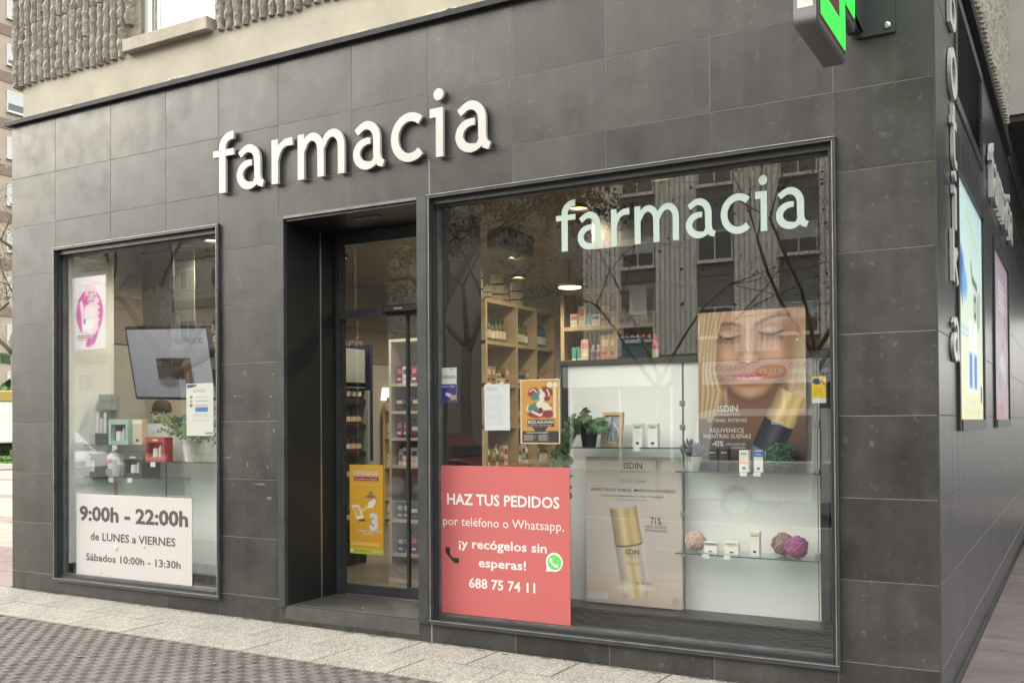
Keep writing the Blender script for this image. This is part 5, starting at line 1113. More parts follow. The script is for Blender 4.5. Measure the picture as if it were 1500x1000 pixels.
ball('flower_ball', 'beige pink dried flower ball on the lower glass shelf', P(1019, 800, .40).x, .40, SHZ[2], .066, 'flower_pink', 150, .011, 'flower_pink'); ball('flower_ball', 'brown dried flower ball behind the purple one', P(1147, 800, .45).x, .45, SHZ[2], .070, 'flower_brown', 150, .012, 'flower_brown'); ball('flower_ball', 'purple dried flower ball on the lower glass shelf', P(1166.5, 800, .345).x, .352, SHZ[2], .068, 'flower_purple', 150, .012, 'flower_purple')
ball('leaf_ball', 'round green boxwood ball on the middle glass shelf', P(1144, 680, .40).x, .40, SHZ[1], .088, 'leaf_blue', 1500, .018, 'leaf_dark', True)

# ------------------------------------------------------------------ left window display
ld = thing('window_display', 'white display stand with a dark plinth in the left window', 'display', (-6.3, .55, FZ)); O_ = Vector((-6.3, .55, FZ))
def lpart(name, m, x0, x1, y0, y1, z0, z1): return MB().box(x0 - O_.x, x1 - O_.x, y0 - O_.y, y1 - O_.y, z0 - O_.z, z1 - O_.z).build(name, m, ld)
LX = -7.22
lpart('plinth', 'dark_board', -7.22, -5.3, .22, .9, FZ, .27); lpart('plinth_top', 'grey_panel', -7.2, -5.32, .24, .9, .271, .283)
x1_ = P(167, 600, .45).x; lpart('side_panel', 'white_panel', -7.285, -7.255, .112, PX(167, 600, -7.255).y, .284, 3.05)
x2_ = P(153, 700, .75).x; lpart('back_panel', 'white_panel', -7.25, -5.30, .62, .64, .284, P(250, 620, .62).z); lpart('panel_joint', 'dark_board', P(243.5, 720, .618).x - .003, P(243.5, 720, .618).x + .003, .615, .6195, .284, P(243, 650, .618).z)
LS = [P(180, 651, .30).z, P(200, 699, .30).z, P(250, 676, .30).z]
def lshelf(label, x0, x1, z):
    o = tag(MB().box(x0, x1, .26, .56, z - .008, z).build('glass_shelf', 'shelf_glass'), label, 'shelf'); MB().box(x0, x1, .2565, .2595, z - .0075, z - .0005).build('polished_edge', 'teal', o)
    for x in (x0 + .06, x1 - .05): MB().box(x - .008, x + .008, .56, .62, z - .03, z - .009).build('bracket', 'steel', o)
lshelf('glass shelf carrying the mint gift box', P(118, 650, .3).x, P(216, 650, .3).x, LS[0]); lshelf('glass shelf carrying the black gift boxes', P(117, 698, .3).x, P(242, 698, .3).x, LS[1]); lshelf('glass shelf carrying the red gift box and the plant', P(213, 676, .3).x, P(335, 676, .3).x, LS[2])
def gift(label, px0, px1, pyt, Y, zs, m, rim, inner, d=.14):
    a = P(px0, pyt, Y); b_ = P(px1, pyt, Y); w_ = (b_.x - a.x) / 2; h = a.z - zs; o = thing('gift_box', label, 'gift box', (a.x + w_, Y, zs))
    mb = MB(); t = .03
    for q in ((-w_, -w_ + t, 0, h), (w_ - t, w_, 0, h), (-w_ + t, w_ - t, 0, t * 1.2), (-w_ + t, w_ - t, h - t * 1.6, h)): mb.box(q[0], q[1], 0, d, q[2], q[3])
    mb.box(-w_ + t, w_ - t, d - .01, d, t, h - t); mb.build('box', m, o); MB().box(-w_ + t, w_ - t, .05, d - .011, t * 1.2, h - t * 1.6).build('lining', rim, o)
    MB().lathe([(w_ * .22, 0), (w_ * .22, h * .3), (w_ * .2, h * .3), (w_ * .2, h * .36)], (-w_ * .2, .035, t * 1.2 + .001), n=12).build('jar', inner, o); MB().lathe([(w_ * .13, 0), (w_ * .13, h * .4), (w_ * .07, h * .42), (w_ * .07, h * .5)], (w_ * .28, .035, t * 1.2 + .001), n=10).build('bottle', inner, o)
    MB().box(-w_ * .3, w_ * .3, -.0015, .0, h - t * 1.1, h - t * .6).build('logo', 'ink_gold', o); return o
gift('mint gift box with a white jar on the upper glass shelf', 159, 187, 614, .32, LS[0], 'p_mint', 'teal', 'p_white'); gift('black gift box beside the clear bottle', 117, 142, 664, .32, LS[1], 'p_dark', 'ink_grey', 'p_white'); gift('dark brown gift box below the mint one', 181, 208, 665, .32, LS[1], 'p_dark', 'p_brown', 'p_white', .2); gift('red gift box with white jars inside', 213, 241, 640, .32, LS[2], 'p_red', 'p_red', 'p_white', .09)
carton('cream carton next to the mint gift box', 194, 208, 614, .34, LS[0], 'p_cream', ('p_white', .82, .96), .06, None)
bt = thing('spray_bottle', 'clear bottle with a pink ribbon between the black gift boxes', 'bottle', (P(167, 698, .36).x, .36, LS[1])); MB().lathe([(.05, 0), (.055, .01), (.055, .19), (.02, .22), (.02, .25)], n=14).build('body', 'p_white', bt, smooth=False); MB().lathe([(.024, .25), (.024, .27)], n=10).build('cap', 'p_green', bt); MB().box(-.03, .03, -.058, -.055, .13, .16).build('ribbon', 'p_pink', bt); MB().box(-.04, .04, -.0575, -.0545, .02, .07).build('label', 'ink_grey', bt)
for px, z, lb in ((168, 0, 'below the mint gift box'), (162.5, 1, 'below the clear bottle'), (190, 1, 'below the dark brown gift box'), (224, 2, 'below the red gift box')):
    x = P(px, 660, .252).x; tag(MB().box(x - .03, x + .03, .250, .2545, LS[z] - .045, LS[z] - .003).build('price_tag', 'paper'), 'white price tag ' + lb, 'price tag')
r_ = rect(138, 580, 158, 650, .42); cdp = thing('counter_display', 'dark counter display with pale tubes and a card', 'display', ((r_[0] + r_[1]) / 2, .42, LS[0])); w_ = (r_[1] - r_[0]) / 2; h = r_[3] - LS[0]; MB().prism([(-w_ - .05, 0), (w_ + .10, 0), (w_ + .10, h), (-w_, h)], .02, .05).build('back_card', 'p_grey', cdp); MB().box(-w_ - .04, w_ + .09, -.04, .02, 0, .1).build('tray', 'p_dark', cdp)
for i in range(4): MB().lathe([(.017, 0), (.017, .12 + .05 * (i % 2)), (.010, .14 + .05 * (i % 2))], (-w_ + .02 + i * .05, -.01, .101), n=10).build('tube', 'p_white', cdp)
r_ = rect(147, 578, 173, 600, .40); ncd = tag(MB().box(r_[0], r_[1], .38, .384, r_[2], r_[3]).build('card', 'grey_panel'), 'small pale card standing on the counter display', 'card'); text(ncd, 'Neck today', r_[0] + .02, r_[1] - .02, (r_[2] + r_[3]) / 2, .04, .3785, 'ink_grey')
MB().box((r_[0] + r_[1]) / 2 - .01, (r_[0] + r_[1]) / 2 + .01, .384, .39, LS[0] + .2, r_[3]).build('stand', 'lamp_body', ncd)
pp = thing('potted_plant', 'bushy green plant in a white pot in the left window', 'plant', (P(284, 676, .42).x, .42, LS[2])); MB().lathe([(.07, 0), (.10, .17), (.106, .17), (.106, .19), (.095, .19)], n=18).build('pot', 'pot_white', pp, smooth=False); lv = MB(); st = MB()
for k_ in range(34):
    a = r3.uniform(0, 6.28); ln = r3.uniform(.18, .48); p = Vector((math.cos(a) * .04, math.sin(a) * .04, .18)); d = Vector((math.cos(a) * .62 + .12, math.sin(a) * .40 - .15, r3.uniform(.3, 1.0))).normalized(); pts = [p.copy()]
    for i in range(8):
        d = (d + Vector((r3.uniform(-.15, .15), r3.uniform(-.1, .1), -.13))).normalized(); p = p + d * ln / 8; p.y = max(p.y, -.15); pts.append(p.copy())
        for _ in range(5): leaf_cluster(lv, p + Vector((r3.uniform(-.03, .03), r3.uniform(-.03, .03), r3.uniform(-.02, .02))), r3.uniform(.028, .05), r3)
    st.tube(pts, .002, n=3)
st.build('stem', 'stem', pp); q = lv.build('leaf', 'leaf', pp); q['kind'] = 'stuff'
# hanging screen
tv = thing('hanging_screen', 'tilted flat screen hanging from a pole in the left window', 'screen', tuple(P(250, 532, .95))); tv.rotation_euler = (rad(14), rad(1.5), rad(8))
w_ = .50; h = .36; MB().box(-w_, w_, 0, .05, -h, h, b=.01).build('casing', 'shelf_black', tv); c = Canvas(90, .72, (.16, .165, .19)); c.vgrad([(0, (.30, .305, .34)), (1, (.20, .205, .235))]); c.box(.32, .66, .42, .74, (.035, .03, .03)); c.box(.66, .76, .42, .80, (.10, .06, .04)); c.ell(.45, .78, .12, .08, (.08, .08, .09), .03, .8); c.line([(.4, .2), (.5, .26)], .05, (.28, .28, .32), .02, .7)
c.build('screen', -w_ + .03, w_ - .03, -h + .03, h - .03, -.003, tv, 'screen_print'); text(tv, 'XLS MEDICAL', .08, .42, .19, .060, -.0045, 'ink_grey'); text(tv, 'ero-1', -.16, .02, -.02, .06, -.0045, 'ink_grey')
pz = P(253, 355, .95); MB().tube([(P(253, 480, 1.0).x, 1.0, P(253, 500, 1.0).z), (P(253, 420, 1.0).x, 1.0, CZ)], .018, n=8).build('pole', 'shelf_black', None) if False else None
mt_inv = tv.matrix_basis.inverted(); a_ = mt_inv @ Vector((P(253, 420, 1.02).x, 1.02, CZ)); b_ = Vector((.0, .06, -.1)); MB().tube([b_, Vector((.0, .09, .2)), a_], .016, n=8).build('pole', 'shelf_black', tv)
# hanging banner seen from behind
r_ = rect(176, 360, 285, 505, 1.25); bn = tag(MB().box(r_[0], r_[1], 1.25, 1.256, r_[2], min(r_[3], CZ - .06)).build('hanging_banner', 'grey_panel'), 'grey hanging banner with reversed lettering behind the screen', 'banner')
for s_, py, h_ in (('Acumula SOLES', 455, 9), ('en PARAFARMACIA', 470, 9), ('ÓPTICA', 487, 9)):
    a = P(288, py, 1.248); b_ = P(228, py, 1.248); text(bn, s_, a.x, b_.x, a.z - .05, .10, 1.248, 'ink_pale')
MB().tube([(r_[0], 1.253, min(r_[3], CZ - .06) + .012), (r_[1], 1.253, min(r_[3], CZ - .06) + .012)], .012, n=8).build('rod', 'lamp_body', bn)
r_ = rect(166, 480, 180, 560, 1.1)
# counter with blue boxes and the pharmacist
ct = tag(MB().box(-7.2, -5.9, 1.55, 1.95, FZ, 1.15, b=.006).build('counter', 'white_plain'), 'white shop counter behind the left window display', 'counter'); MB().box(-7.22, -5.88, 1.53, 1.97, 1.151, 1.18).build('counter_top', 'grey_panel', ct)
for i in range(6):
    x = P(212 + i * 13, 615, 1.62).x; product('carton', x, 1.68, 1.182, .15, .42, rr.choice([('p_blue', 'p_white', 'p_lilac'), ('p_blue', 'p_lilac', 'p_white')]), '* on the white counter', 'carton', '* on the white counter')
def person():
    o = thing('person', 'person in a white coat standing behind the counter display', 'person', (-7.42, 1.28, FZ)); o.scale = (.945, .945, .945); J = [((0, 0, .92), .15), ((0, 0, 1.12), .14), ((0, 0, 1.32), .155), ((0, 0, 1.40), .07), ((0, -.01, 1.47), .055), ((0, -.02, 1.56), .085), ((0, -.02, 1.65), .07),
         ((.19, 0, 1.34), .06), ((.25, -.02, 1.08), .045), ((.2, -.2, .98), .038), ((.17, -.3, .98), .035), ((-.19, 0, 1.34), .06), ((-.25, -.02, 1.08), .045), ((-.2, -.2, .98), .038), ((-.17, -.3, .98), .035),
         ((.09, 0, .84), .10), ((.10, .01, .46), .07), ((.10, .02, .08), .045), ((.10, -.12, .04), .04), ((-.09, 0, .84), .10), ((-.10, .01, .46), .07), ((-.10, .02, .08), .045), ((-.10, -.12, .04), .04)]
    E_ = [(0, 1), (1, 2), (2, 3), (3, 4), (4, 5), (5, 6), (2, 7), (7, 8), (8, 9), (9, 10), (2, 11), (11, 12), (12, 13), (13, 14), (0, 15), (15, 16), (16, 17), (17, 18), (0, 19), (19, 20), (20, 21), (21, 22)]
    me = bpy.data.meshes.new('body'); me.from_pydata([j[0] for j in J], E_, []); t = bpy.data.objects.new('t', me); COL.objects.link(t); t.modifiers.new('s', 'SKIN'); sv = me.skin_vertices[0].data
    for i, j in enumerate(J): sv[i].radius = (j[1], j[1] * (.75 if i < 3 else 1))
    sv[0].use_root = True; m_ = t.modifiers.new('d', 'SUBSURF'); m_.levels = 2
    bpy.context.view_layer.update(); nm = bpy.data.meshes.new_from_object(t.evaluated_get(bpy.context.evaluated_depsgraph_get())); bpy.data.objects.remove(t)
    [nm.materials.append(M[q]) for q in ('skin', 'coat', 'trousers')]
    for p in nm.polygons: zc = p.center.z; p.material_index = 0 if zc > 1.425 or (p.center.y < -.22 and zc > .6) else (1 if zc > .62 else 2); p.use_smooth = True
    link('body', nm, None, o)
    MB().lathe([(.098, -.02), (.105, .03), (.09, .085), (.05, .115), (.002, .12)], (0, .012, 1.60), n=14).build('hair', 'hair', o, smooth=True)
    for sgn in (-1, 1): MB().lathe([(.002, -.012), (.012, 0), (.002, .012)], (sgn * .034, -.105, 1.585), n=8).build('eye', 'ink_dark', o)
    MB().add([(-.012, -.10, 1.545), (.012, -.10, 1.545), (0, -.128, 1.548), (0, -.10, 1.59)], [(0, 1, 2), (0, 2, 3), (1, 3, 2), (0, 3, 1)]).build('nose', 'skin', o); MB().box(-.025, .025, -.102, -.092, 1.515, 1.522).build('mouth', 'p_red', o)
person()

# ================================================================== SIGNS AND STICKERS
def letter_sign(label, letters, spans, z0, xh, y_front, depth, step, mats, name='shop_sign', cat='sign'):
    o = thing(name, label, cat, (spans[0][0], y_front, z0)); ps = []
    for ch, (a, b_) in zip(letters, spans):
        mb = glyph(ch, a - spans[0][0], b_ - spans[0][0], 0, xh, depth, step); l_ = mb.build('letter', mats, o); fix_normals(l_.data); ps.append(l_)
    return o
fs = letter_sign('large white raised letters reading farmacia above the door', 'farmacia', [(-5.286, -5.062), (-5.031, -4.745), (-4.667, -4.458), (-4.406, -3.962), (-3.882, -3.60), (-3.543, -3.272), (-3.212, -3.098), (-3.003, -2.722)], 3.338, .342, -.038, .024, .0009, ['letter_white', 'letter_side'])
for l_ in list(fs.children):                       # stand-off pins
    b_ = [Vector(v) for v in l_.bound_box]; xs = [v.x for v in b_]; x = sum(xs) / 8
vl = letter_sign('pale mint vinyl letters reading farmacia on the big window', 'farmacia', [(-2.299, -2.158), (-2.143, -1.956), (-1.909, -1.783), (-1.749, -1.458), (-1.415, -1.227), (-1.197, -1.02), (-.989, -.916), (-.868, -.681)], 2.624, .238, .0745, .0022, .0004, ['vinyl_mint', 'vinyl_mint'], 'window_lettering', 'lettering')
# vertical letters down the corner of the side wall
sv_ = thing('shop_sign', 'white raised letters reading botika stacked down the side wall', 'sign', (.026, .5, 1.87)); SXF = Matrix.Rotation(rad(90), 4, 'Z')
for ch, py0, py1, wdt in (('b', -50, 27, .32), ('o', 53.5, 127, .34), ('t', 137, 228, .25), ('i', 233, 322, .14), ('k', 326, 404, .30), ('a', 456, 523, .32)):
    zt = PX(1391, py0, .026).z; zb = PX(1391, py1, .026).z; tall = {'b': 1.42, 'o': 1.0, 't': 1.3, 'i': 1.377, 'k': 1.42, 'a': 1.0}[ch]; xh = (zt - zb) / tall; yc = .70
    mb = glyph(ch, yc - wdt / 2 - .5, yc + wdt / 2 - .5, zb - 1.87, xh, .02, .0009); mb.xf(SXF); l_ = mb.build('letter', ['letter_white', 'letter_side'], sv_); fix_normals(l_.data)
sf = thing('shop_sign', 'white raised letters reading farmacia on the side wall', 'sign', (.05, 3.25, 3.34))
for ch, (a, b_) in zip('farmacia', [(-5.286, -5.062), (-5.031, -4.745), (-4.667, -4.458), (-4.406, -3.962), (-3.882, -3.60), (-3.543, -3.272), (-3.212, -3.098), (-3.003, -2.722)]):
    mb = glyph(ch, (a + 5.286) * 1.1, (b_ + 5.286) * 1.1, 0, .342, .035, .0009); mb.xf(SXF); l_ = mb.build('letter', ['letter_white', 'letter_side'], sf); fix_normals(l_.data)
# opening hours
YS = .0735
r_ = rect(112, 722, 281.5, 860, YS + .002); hs_ = tag(MB().box(r_[0], r_[1], YS + .001, YS + .0035, r_[2], r_[3]).build('opening_hours_sign', 'sign_white'), 'white opening hours sticker at the bottom of the left window', 'sign')
for s_, a, b_, y, h, bo in (('9:00h - 22:00h', 116.4, 275.6, 760.5, 19.5, .036), ('de LUNES a VIERNES', 132.6, 257, 790, 11, .018), ('Sábados 10:00h - 13:30h', 126, 264.6, 819.5, 9.8, .018)): ptext(hs_, s_, a, b_, y, h, YS, 'ink_dark', bo, 0., True)
for i in range(3):
    q = P((170, 211, 148)[i], (802, 800, 838)[i], YS); MB().lathe([(.03 - .012 * i, 0), (.024 - .012 * i, .0025), (.006, .0035)], n=14).xf(Matrix.Translation((q.x, YS + .0012, q.z)) @ Matrix.Rotation(rad(90), 4, 'X')).build('air_bubble', 'sign_white', hs_, smooth=True)
# red order sticker
r_ = rect(642.5, 681, 836, 916, YS + .002); rs2 = tag(MB().box(r_[0], r_[1], YS + .001, YS + .0035, r_[2], r_[3]).build('order_sign', 'sign_red'), 'red sticker with white lettering at the bottom of the big window', 'sign')
for s_, a, b_, y, h, bo in (('HAZ TUS PEDIDOS', 655, 819.6, 737.5, 15, .022), ('por teléfono o Whatsapp,', 649, 826, 768, 12.5, 0), ('¡y recógelos sin', 672, 801, 801, 12.5, .02), ('esperas!', 701, 770.6, 829.5, 12.5, .02), ('688 75 74 11', 687, 784, 859.5, 13.5, .02)): ptext(rs2, s_, a, b_, y, h, YS, 'ink_white', bo, 0., True)
def blob(parent, name, m, pts, wd, Y):
    mb = MB(); stroke(mb, pts, wd, Y, Y + .0015); o = mb.build(name, [m, m], parent); fix_normals(o.data); return o
def handset(parent, cx_, cz_, s, Y, m):
    pts = [(cx_ + s * a, cz_ + s * b_) for a, b_ in ((-.42, .42), (-.40, .12), (-.28, -.10), (-.08, -.30), (.16, -.40), (.46, -.42))]; blob(parent, 'handset', m, pts, [s * q for q in (.34, .34, .17, .17, .34, .34)], Y)
q = P(663.5, 811, YS); handset(rs2, q.x, q.z, .105, YS, 'ink_black')
q = P(812, 823, YS)
def disc(parent, name, m, cx_, cz_, r, Y, n=28):
    mb = MB(); mb.prism([(cx_ + r * math.cos(k_ * 2 * math.pi / n), cz_ + r * math.sin(k_ * 2 * math.pi / n)) for k_ in range(n)], Y, Y + .001); o = mb.build(name, m, parent); fix_normals(o.data)
disc(rs2, 'logo_rim', 'ink_white', q.x, q.z, .062, YS + .0002); MB().prism([(q.x - .062, q.z - .066), (q.x - .012, q.z - .058), (q.x - .055, q.z - .015)], YS + .0003, YS + .0009).build('logo_tail', 'ink_white', rs2); disc(rs2, 'logo_disc', 'whatsapp', q.x, q.z, .050, YS - .0009); handset(rs2, q.x, q.z, .060, YS - .0028, 'ink_white')
# pink advertisement in the left window
r_ = rect(106, 408, 155, 510, .09); c = Canvas(80, (r_[3] - r_[2]) / (r_[1] - r_[0]), (.80, .74, .78)); pk_ = (.62, .09, .36); wh = (.84, .76, .80)
c.ell(.52, .50, .40, .33, pk_, .02); c.poly([(.55, .70), (.80, .75), (.68, .92), (.52, .97), (.40, .96)], pk_, .03); c.poly([(.22, .88), (.3, .72), (.26, .50), (.22, .34), (.30, .31), (.36, .46), (.42, .4), (.74, .28), (.78, .72), (.6, .84), (.4, .86)], (.82, .62, .70), .03)
c.box(.40, .72, .10, .26, (.82, .60, .68), .03); c.box(.46, .66, .20, .36, (.72, .45, .56), .02); c.line([(.48, .22), (.48, .34), (.66, .34), (.66, .22), (.48, .22)], .02, (.34, .20, .30), .01); c.poly([(.40, .40), (.70, .44), (.66, .72), (.34, .68)], (.86, .72, .78), .02); c.poly([(.34, .58), (.62, .62), (.58, .78), (.30, .74)], (.84, .80, .84), .01); c.box(.35, .40, .58, .65, (.10, .08, .30), .01)
for i in range(4): c.ell(.74, .34 + .085 * i, .07, .035, (.84, .64, .72), .02)
c.lines(.14, .85, .80, .89, 3, (.35, .10, .25), .8, 3)
ad = tag(c.build('advert_poster', r_[0], r_[1], r_[2], r_[3], .09), 'white poster with a hand on a pink oval in the left window', 'poster')
# notice on the left window
r_ = rect(273, 562, 312.5, 638, .09); c = Canvas(60, (r_[3] - r_[2]) / (r_[1] - r_[0]), (.74, .74, .69)); c.poly([(.02, .02), (.40, .02), (.30, .07), (.02, .09)], (.06, .07, .22), .01); c.poly([(.22, .03), (.42, .03), (.34, .06)], (.5, .12, .10), .01); c.lines(.25, .85, .11, .18, 2, (.2, .2, .2), .6, 4)
for i, v in enumerate((.26, .34, .42)): c.ell(.18, v, .06, .03, ((.15, .3, .12), (.4, .4, .38), (.35, .15, .12))[i], .02); c.box(.34, .78, v - .012, v + .008, (.3, .3, .3), .01, .7)
c.box(.33, .80, .46, .54, (.04, .16, .5)); c.lines(.25, .88, .58, .74, 4, (.45, .45, .45), .5, 5); c.box(.70, .97, .93, .97, (.3, .2, .3))
tag(c.build('notice_sheet', r_[0], r_[1], r_[2], r_[3], .09), 'pale notice sheet with a blue box in the left window', 'notice')
# stickers and sheets on the big window
r_ = rect(642, 539, 669, 588, .09); c = Canvas(50, (r_[3] - r_[2]) / (r_[1] - r_[0]), (.78, .80, .76)); c.box(0, 1, .48, 1, (.035, .035, .26)); c.line([(.18, .17), (.10, .26), (.18, .36)], .05, (.2, .5, .12), .02); c.poly([(.42, .72), (.72, .78), (.66, .88), (.38, .80)], (.7, .74, .8), .01); c.poly([(.6, .82), (.95, .80), (1, .93), (.7, .95)], (.55, .36, .28), .02); c.box(.1, .25, .03, .06, (.2, .3, .2)); c.box(.6, .85, .03, .06, (.3, .3, .3))
ir = tag(c.build('payment_sticker', r_[0], r_[1], r_[2], r_[3], .09), 'white and purple card sticker on the big window by the door', 'sticker'); text(ir, 'irezeta', r_[0] + .035, r_[1] - .008, r_[3] - .075, .028, .0885, 'ink_grey', .01); text(ir, 'Hemen / Aquí', r_[0] + .01, r_[1] - .012, r_[2] + .10, .018, .0885, 'ink_white', .01)
r_ = rect(709.5, 563, 747, 630, .09); c = Canvas(60, (r_[3] - r_[2]) / (r_[1] - r_[0]), (.72, .75, .76)); c.lines(.08, .55, .06, .16, 3, (.35, .36, .38), .5, 6); c.lines(.08, .9, .22, .9, 20, (.45, .47, .5), .35, 7); c.line([(.3, .2), (.3, .92)], .006, (.5, .5, .5), .01, .5); c.line([(.6, .2), (.6, .92)], .006, (.5, .5, .5), .01, .5)
lst = tag(c.build('list_sheet', r_[0], r_[1], r_[2], r_[3], .09), 'white printed list taped inside the big window', 'notice')
for u in (.2, .7): x = r_[0] + (r_[1] - r_[0]) * u; MB().box(x - .015, x + .015, .088, .0895, r_[3] - .012, r_[3] + .012).build('tape', 'paper', lst)
r_ = rect(762, 556, 820.5, 650, .09); c = Canvas(90, (r_[3] - r_[2]) / (r_[1] - r_[0]), (.74, .66, .48)); c.box(.03, .97, .02, .985, (.62, .32, .07)); r3 = random.Random(2)
red_, gr_, wh_, bk_ = (.28, .03, .035), (.07, .22, .17), (.78, .74, .62), (.04, .03, .03)
c.ell(.33, .20, .14, .07, red_, .02, 1., -20); c.ell(.66, .20, .17, .08, red_, .02, 1., 10); c.ell(.42, .26, .16, .06, gr_, .02, 1., -20); c.ell(.56, .27, .08, .08, wh_, .02); c.line([(.52, .17), (.58, .24), (.54, .34), (.44, .38)], .06, wh_, .02); c.line([(.68, .16), (.74, .24), (.66, .31)], .03, wh_, .01); c.line([(.24, .19), (.34, .15), (.42, .20)], .025, wh_, .01); c.ell(.68, .30, .08, .04, red_, .02)
c.ell(.34, .44, .16, .07, gr_, .02, 1., -30); c.ell(.60, .42, .2, .06, wh_, .02, 1., 15); c.line([(.2, .40), (.16, .46), (.24, .52)], .03, wh_, .01); c.ell(.44, .54, .26, .06, red_, .02); c.line([(.3, .5), (.5, .56), (.66, .5)], .05, wh_, .02); c.ell(.70, .54, .14, .06, red_, .02); c.ell(.52, .47, .05, .03, bk_, .01); c.ell(.78, .40, .05, .03, (.62, .16, .05), .02)
c.box(.18, .86, .62, .735, bk_); c.box(.05, .97, .80, .98, bk_); c.poly([(.3, .74), (.7, .74), (.6, .82), (.4, .82)], bk_, .01); c.box(.84, .91, .10, .60, (.74, .66, .46)); c.ell(.75, .09, .075, .045, wh_, .01); c.ell(.89, .09, .06, .04, wh_, .01); c.lines(.08, .40, .86, .96, 6, (.6, .56, .5), .7, 8); c.lines(.46, .74, .86, .96, 6, (.6, .56, .5), .7, 9)
bz_ = tag(c.build('event_poster', r_[0], r_[1], r_[2], r_[3], .09), 'orange illustrated event poster taped inside the big window', 'poster'); wz = r_[1] - r_[0]; hz = r_[3] - r_[2]
text(bz_, 'BIZILAGUNAK', r_[0] + wz * .2, r_[0] + wz * .86, r_[3] - hz * .685, hz * .048, .0885, 'ink_white', .03); text(bz_, 'Lakua-Arriaga', r_[0] + wz * .2, r_[0] + wz * .8, r_[3] - hz * .72, hz * .022, .0885, 'ink_white'); text(bz_, 'Lakua-Lorategiak', r_[0] + wz * .15, r_[0] + wz * .72, r_[3] - hz * .835, hz * .026, .0885, 'ink_white', .02)
r_ = rect(1189, 551, 1210, 582, .09); c = Canvas(40, (r_[3] - r_[2]) / (r_[1] - r_[0]), (.72, .50, .04)); c.ell(.35, .25, .3, .14, (.03, .06, .18), .05); c.line([(.5, .35), (.7, .2), (.9, .4)], .08, (.03, .04, .08), .03); c.line([(.1, .12), (.5, .1)], .05, (.03, .2, .4), .03); c.lines(.1, .9, .55, .9, 4, (.45, .30, .03), .7, 4)
yl = tag(c.build('alarm_sticker', r_[0], r_[1], r_[2], r_[3], .09), 'yellow sticker with a dark blue mark at the end of the big window', 'sticker'); MB().box(r_[0], r_[1], .0905, .092, r_[2] - .03, r_[2] - .001).build('white_strip', 'paper', yl)
# orange medicine sticker on the door
r_ = rect(512, 680, 561.5, 813, DY - .004); c = Canvas(80, (r_[3] - r_[2]) / (r_[1] - r_[0]), (.62, .34, .035)); c.vgrad([(0, (.66, .38, .05)), (.5, (.62, .34, .035)), (1, (.58, .30, .03))]); c.box(.13, .87, .135, .18, (.28, .02, .09), .02); c.ell(.64, .33, .07, .035, (.30, .22, .14), .02); c.ell(.64, .355, .16, .018, (.22, .16, .10), .02); c.poly([(.56, .42), (.74, .38), (.80, .40), (.70, .48), (.55, .48)], (.74, .70, .62), .02); c.poly([(.06, .46), (.28, .45), (.44, .60), (.22, .62)], (.78, .72, .62), .01); c.poly([(.10, .48), (.26, .47), (.36, .57), (.2, .58)], (.66, .40, .12), .01); c.poly([(.22, .62), (.44, .60), (.5, .63), (.3, .64)], (.16, .09, .02), .02); c.line([(.35, .52), (.60, .46)], .05, (.85, .7, .4), .06, .6)
c.box(0, 1, .93, 1, (.42, .46, .05), .008); c.lines(.06, .96, .87, .915, 2, (.75, .6, .3), .7, 5); c.ell(.06, .965, .04, .014, (.7, .75, .6), .01); c.box(.10, .62, .955, .975, (.3, .34, .05), .01)
es = tag(c.build('medicine_sticker', r_[0], r_[1], r_[2], r_[3], DY - .004), 'orange medicine sticker with a green foot on the glass door', 'sticker'); wz = r_[1] - r_[0]; hz = r_[3] - r_[2]; ys = DY - .0055
for s_, a, b_, v, h, m_, bo in (('ESPIDIDOL', .12, .88, .115, .045, 'ink_white', .025), ('Ibuprofeno con Arginina', .17, .83, .168, .020, 'ink_pale', .01), ('Tu dolor no puede esperar', .26, .74, .225, .014, 'ink_white', 0), ('3', .60, .86, .72, .17, 'ink_white', .06), ('EMPIEZA A ACTUAR', .24, .95, .755, .024, 'ink_white', .02), ('MINUTOS', .42, .70, .785, .020, 'ink_white', .02), ('zambon', .68, .95, .975, .022, 'ink_white', .01)): text(es, s_, r_[0] + wz * a, r_[0] + wz * b_, r_[3] - hz * v, hz * h, ys, m_, bo)
# backlit posters in the side windows
y0, y1, z0, z1 = SW1; c = Canvas(90, (z1 - z0 - .1) / (y1 - y0 - .1), (.5, .7, .6)); c.vgrad([(0, (.42, .58, .62)), (.35, (.50, .64, .60)), (.7, (.60, .66, .50)), (1, (.66, .62, .44))]); c.ell(.10, .38, .14, .10, (.05, .14, .42), .05); c.ell(.24, .42, .10, .06, (.12, .32, .62), .04); c.line([(.05, .15), (.10, .3), (.16, .5)], .03, (.05, .08, .2), .03); c.line([(.35, .10), (.8, .20)], .02, (.35, .6, .2), .03); c.line([(.5, .30), (.55, .36), (.75, .38)], .03, (.05, .06, .06), .02); c.line([(.62, .44), (.62, .52), (.70, .52), (.70, .44), (.62, .44)], .03, (.04, .05, .05), .02); c.line([(.78, .42), (.78, .56)], .03, (.04, .05, .05), .02); c.line([(.86, .40), (.84, .55)], .03, (.04, .05, .05), .02)
c.lines(.10, .42, .60, .66, 2, (.2, .45, .65), .7, 2); c.box(.40, .52, .56, .88, (.78, .82, .80), .01); c.box(.40, .52, .70, .86, (.04, .2, .55), .01); c.box(.60, .72, .56, .88, (.78, .82, .80), .01); c.box(.60, .72, .70, .86, (.04, .2, .55), .01); c.lines(.25, .8, .90, .93, 2, (.4, .5, .4), .7, 4); c.box(.15, .85, .95, .975, (.45, .62, .3), .01, .8); c.box(.88, .95, .84, .92, (.05, .1, .3), .01)
tag(c.build('window_poster', y0 + .05, y1 - .05, z0 + .05, z1 - .05, .004, None, 'backlit_print', .01, '+x'), 'pale green and blue poster in the near side window', 'poster')
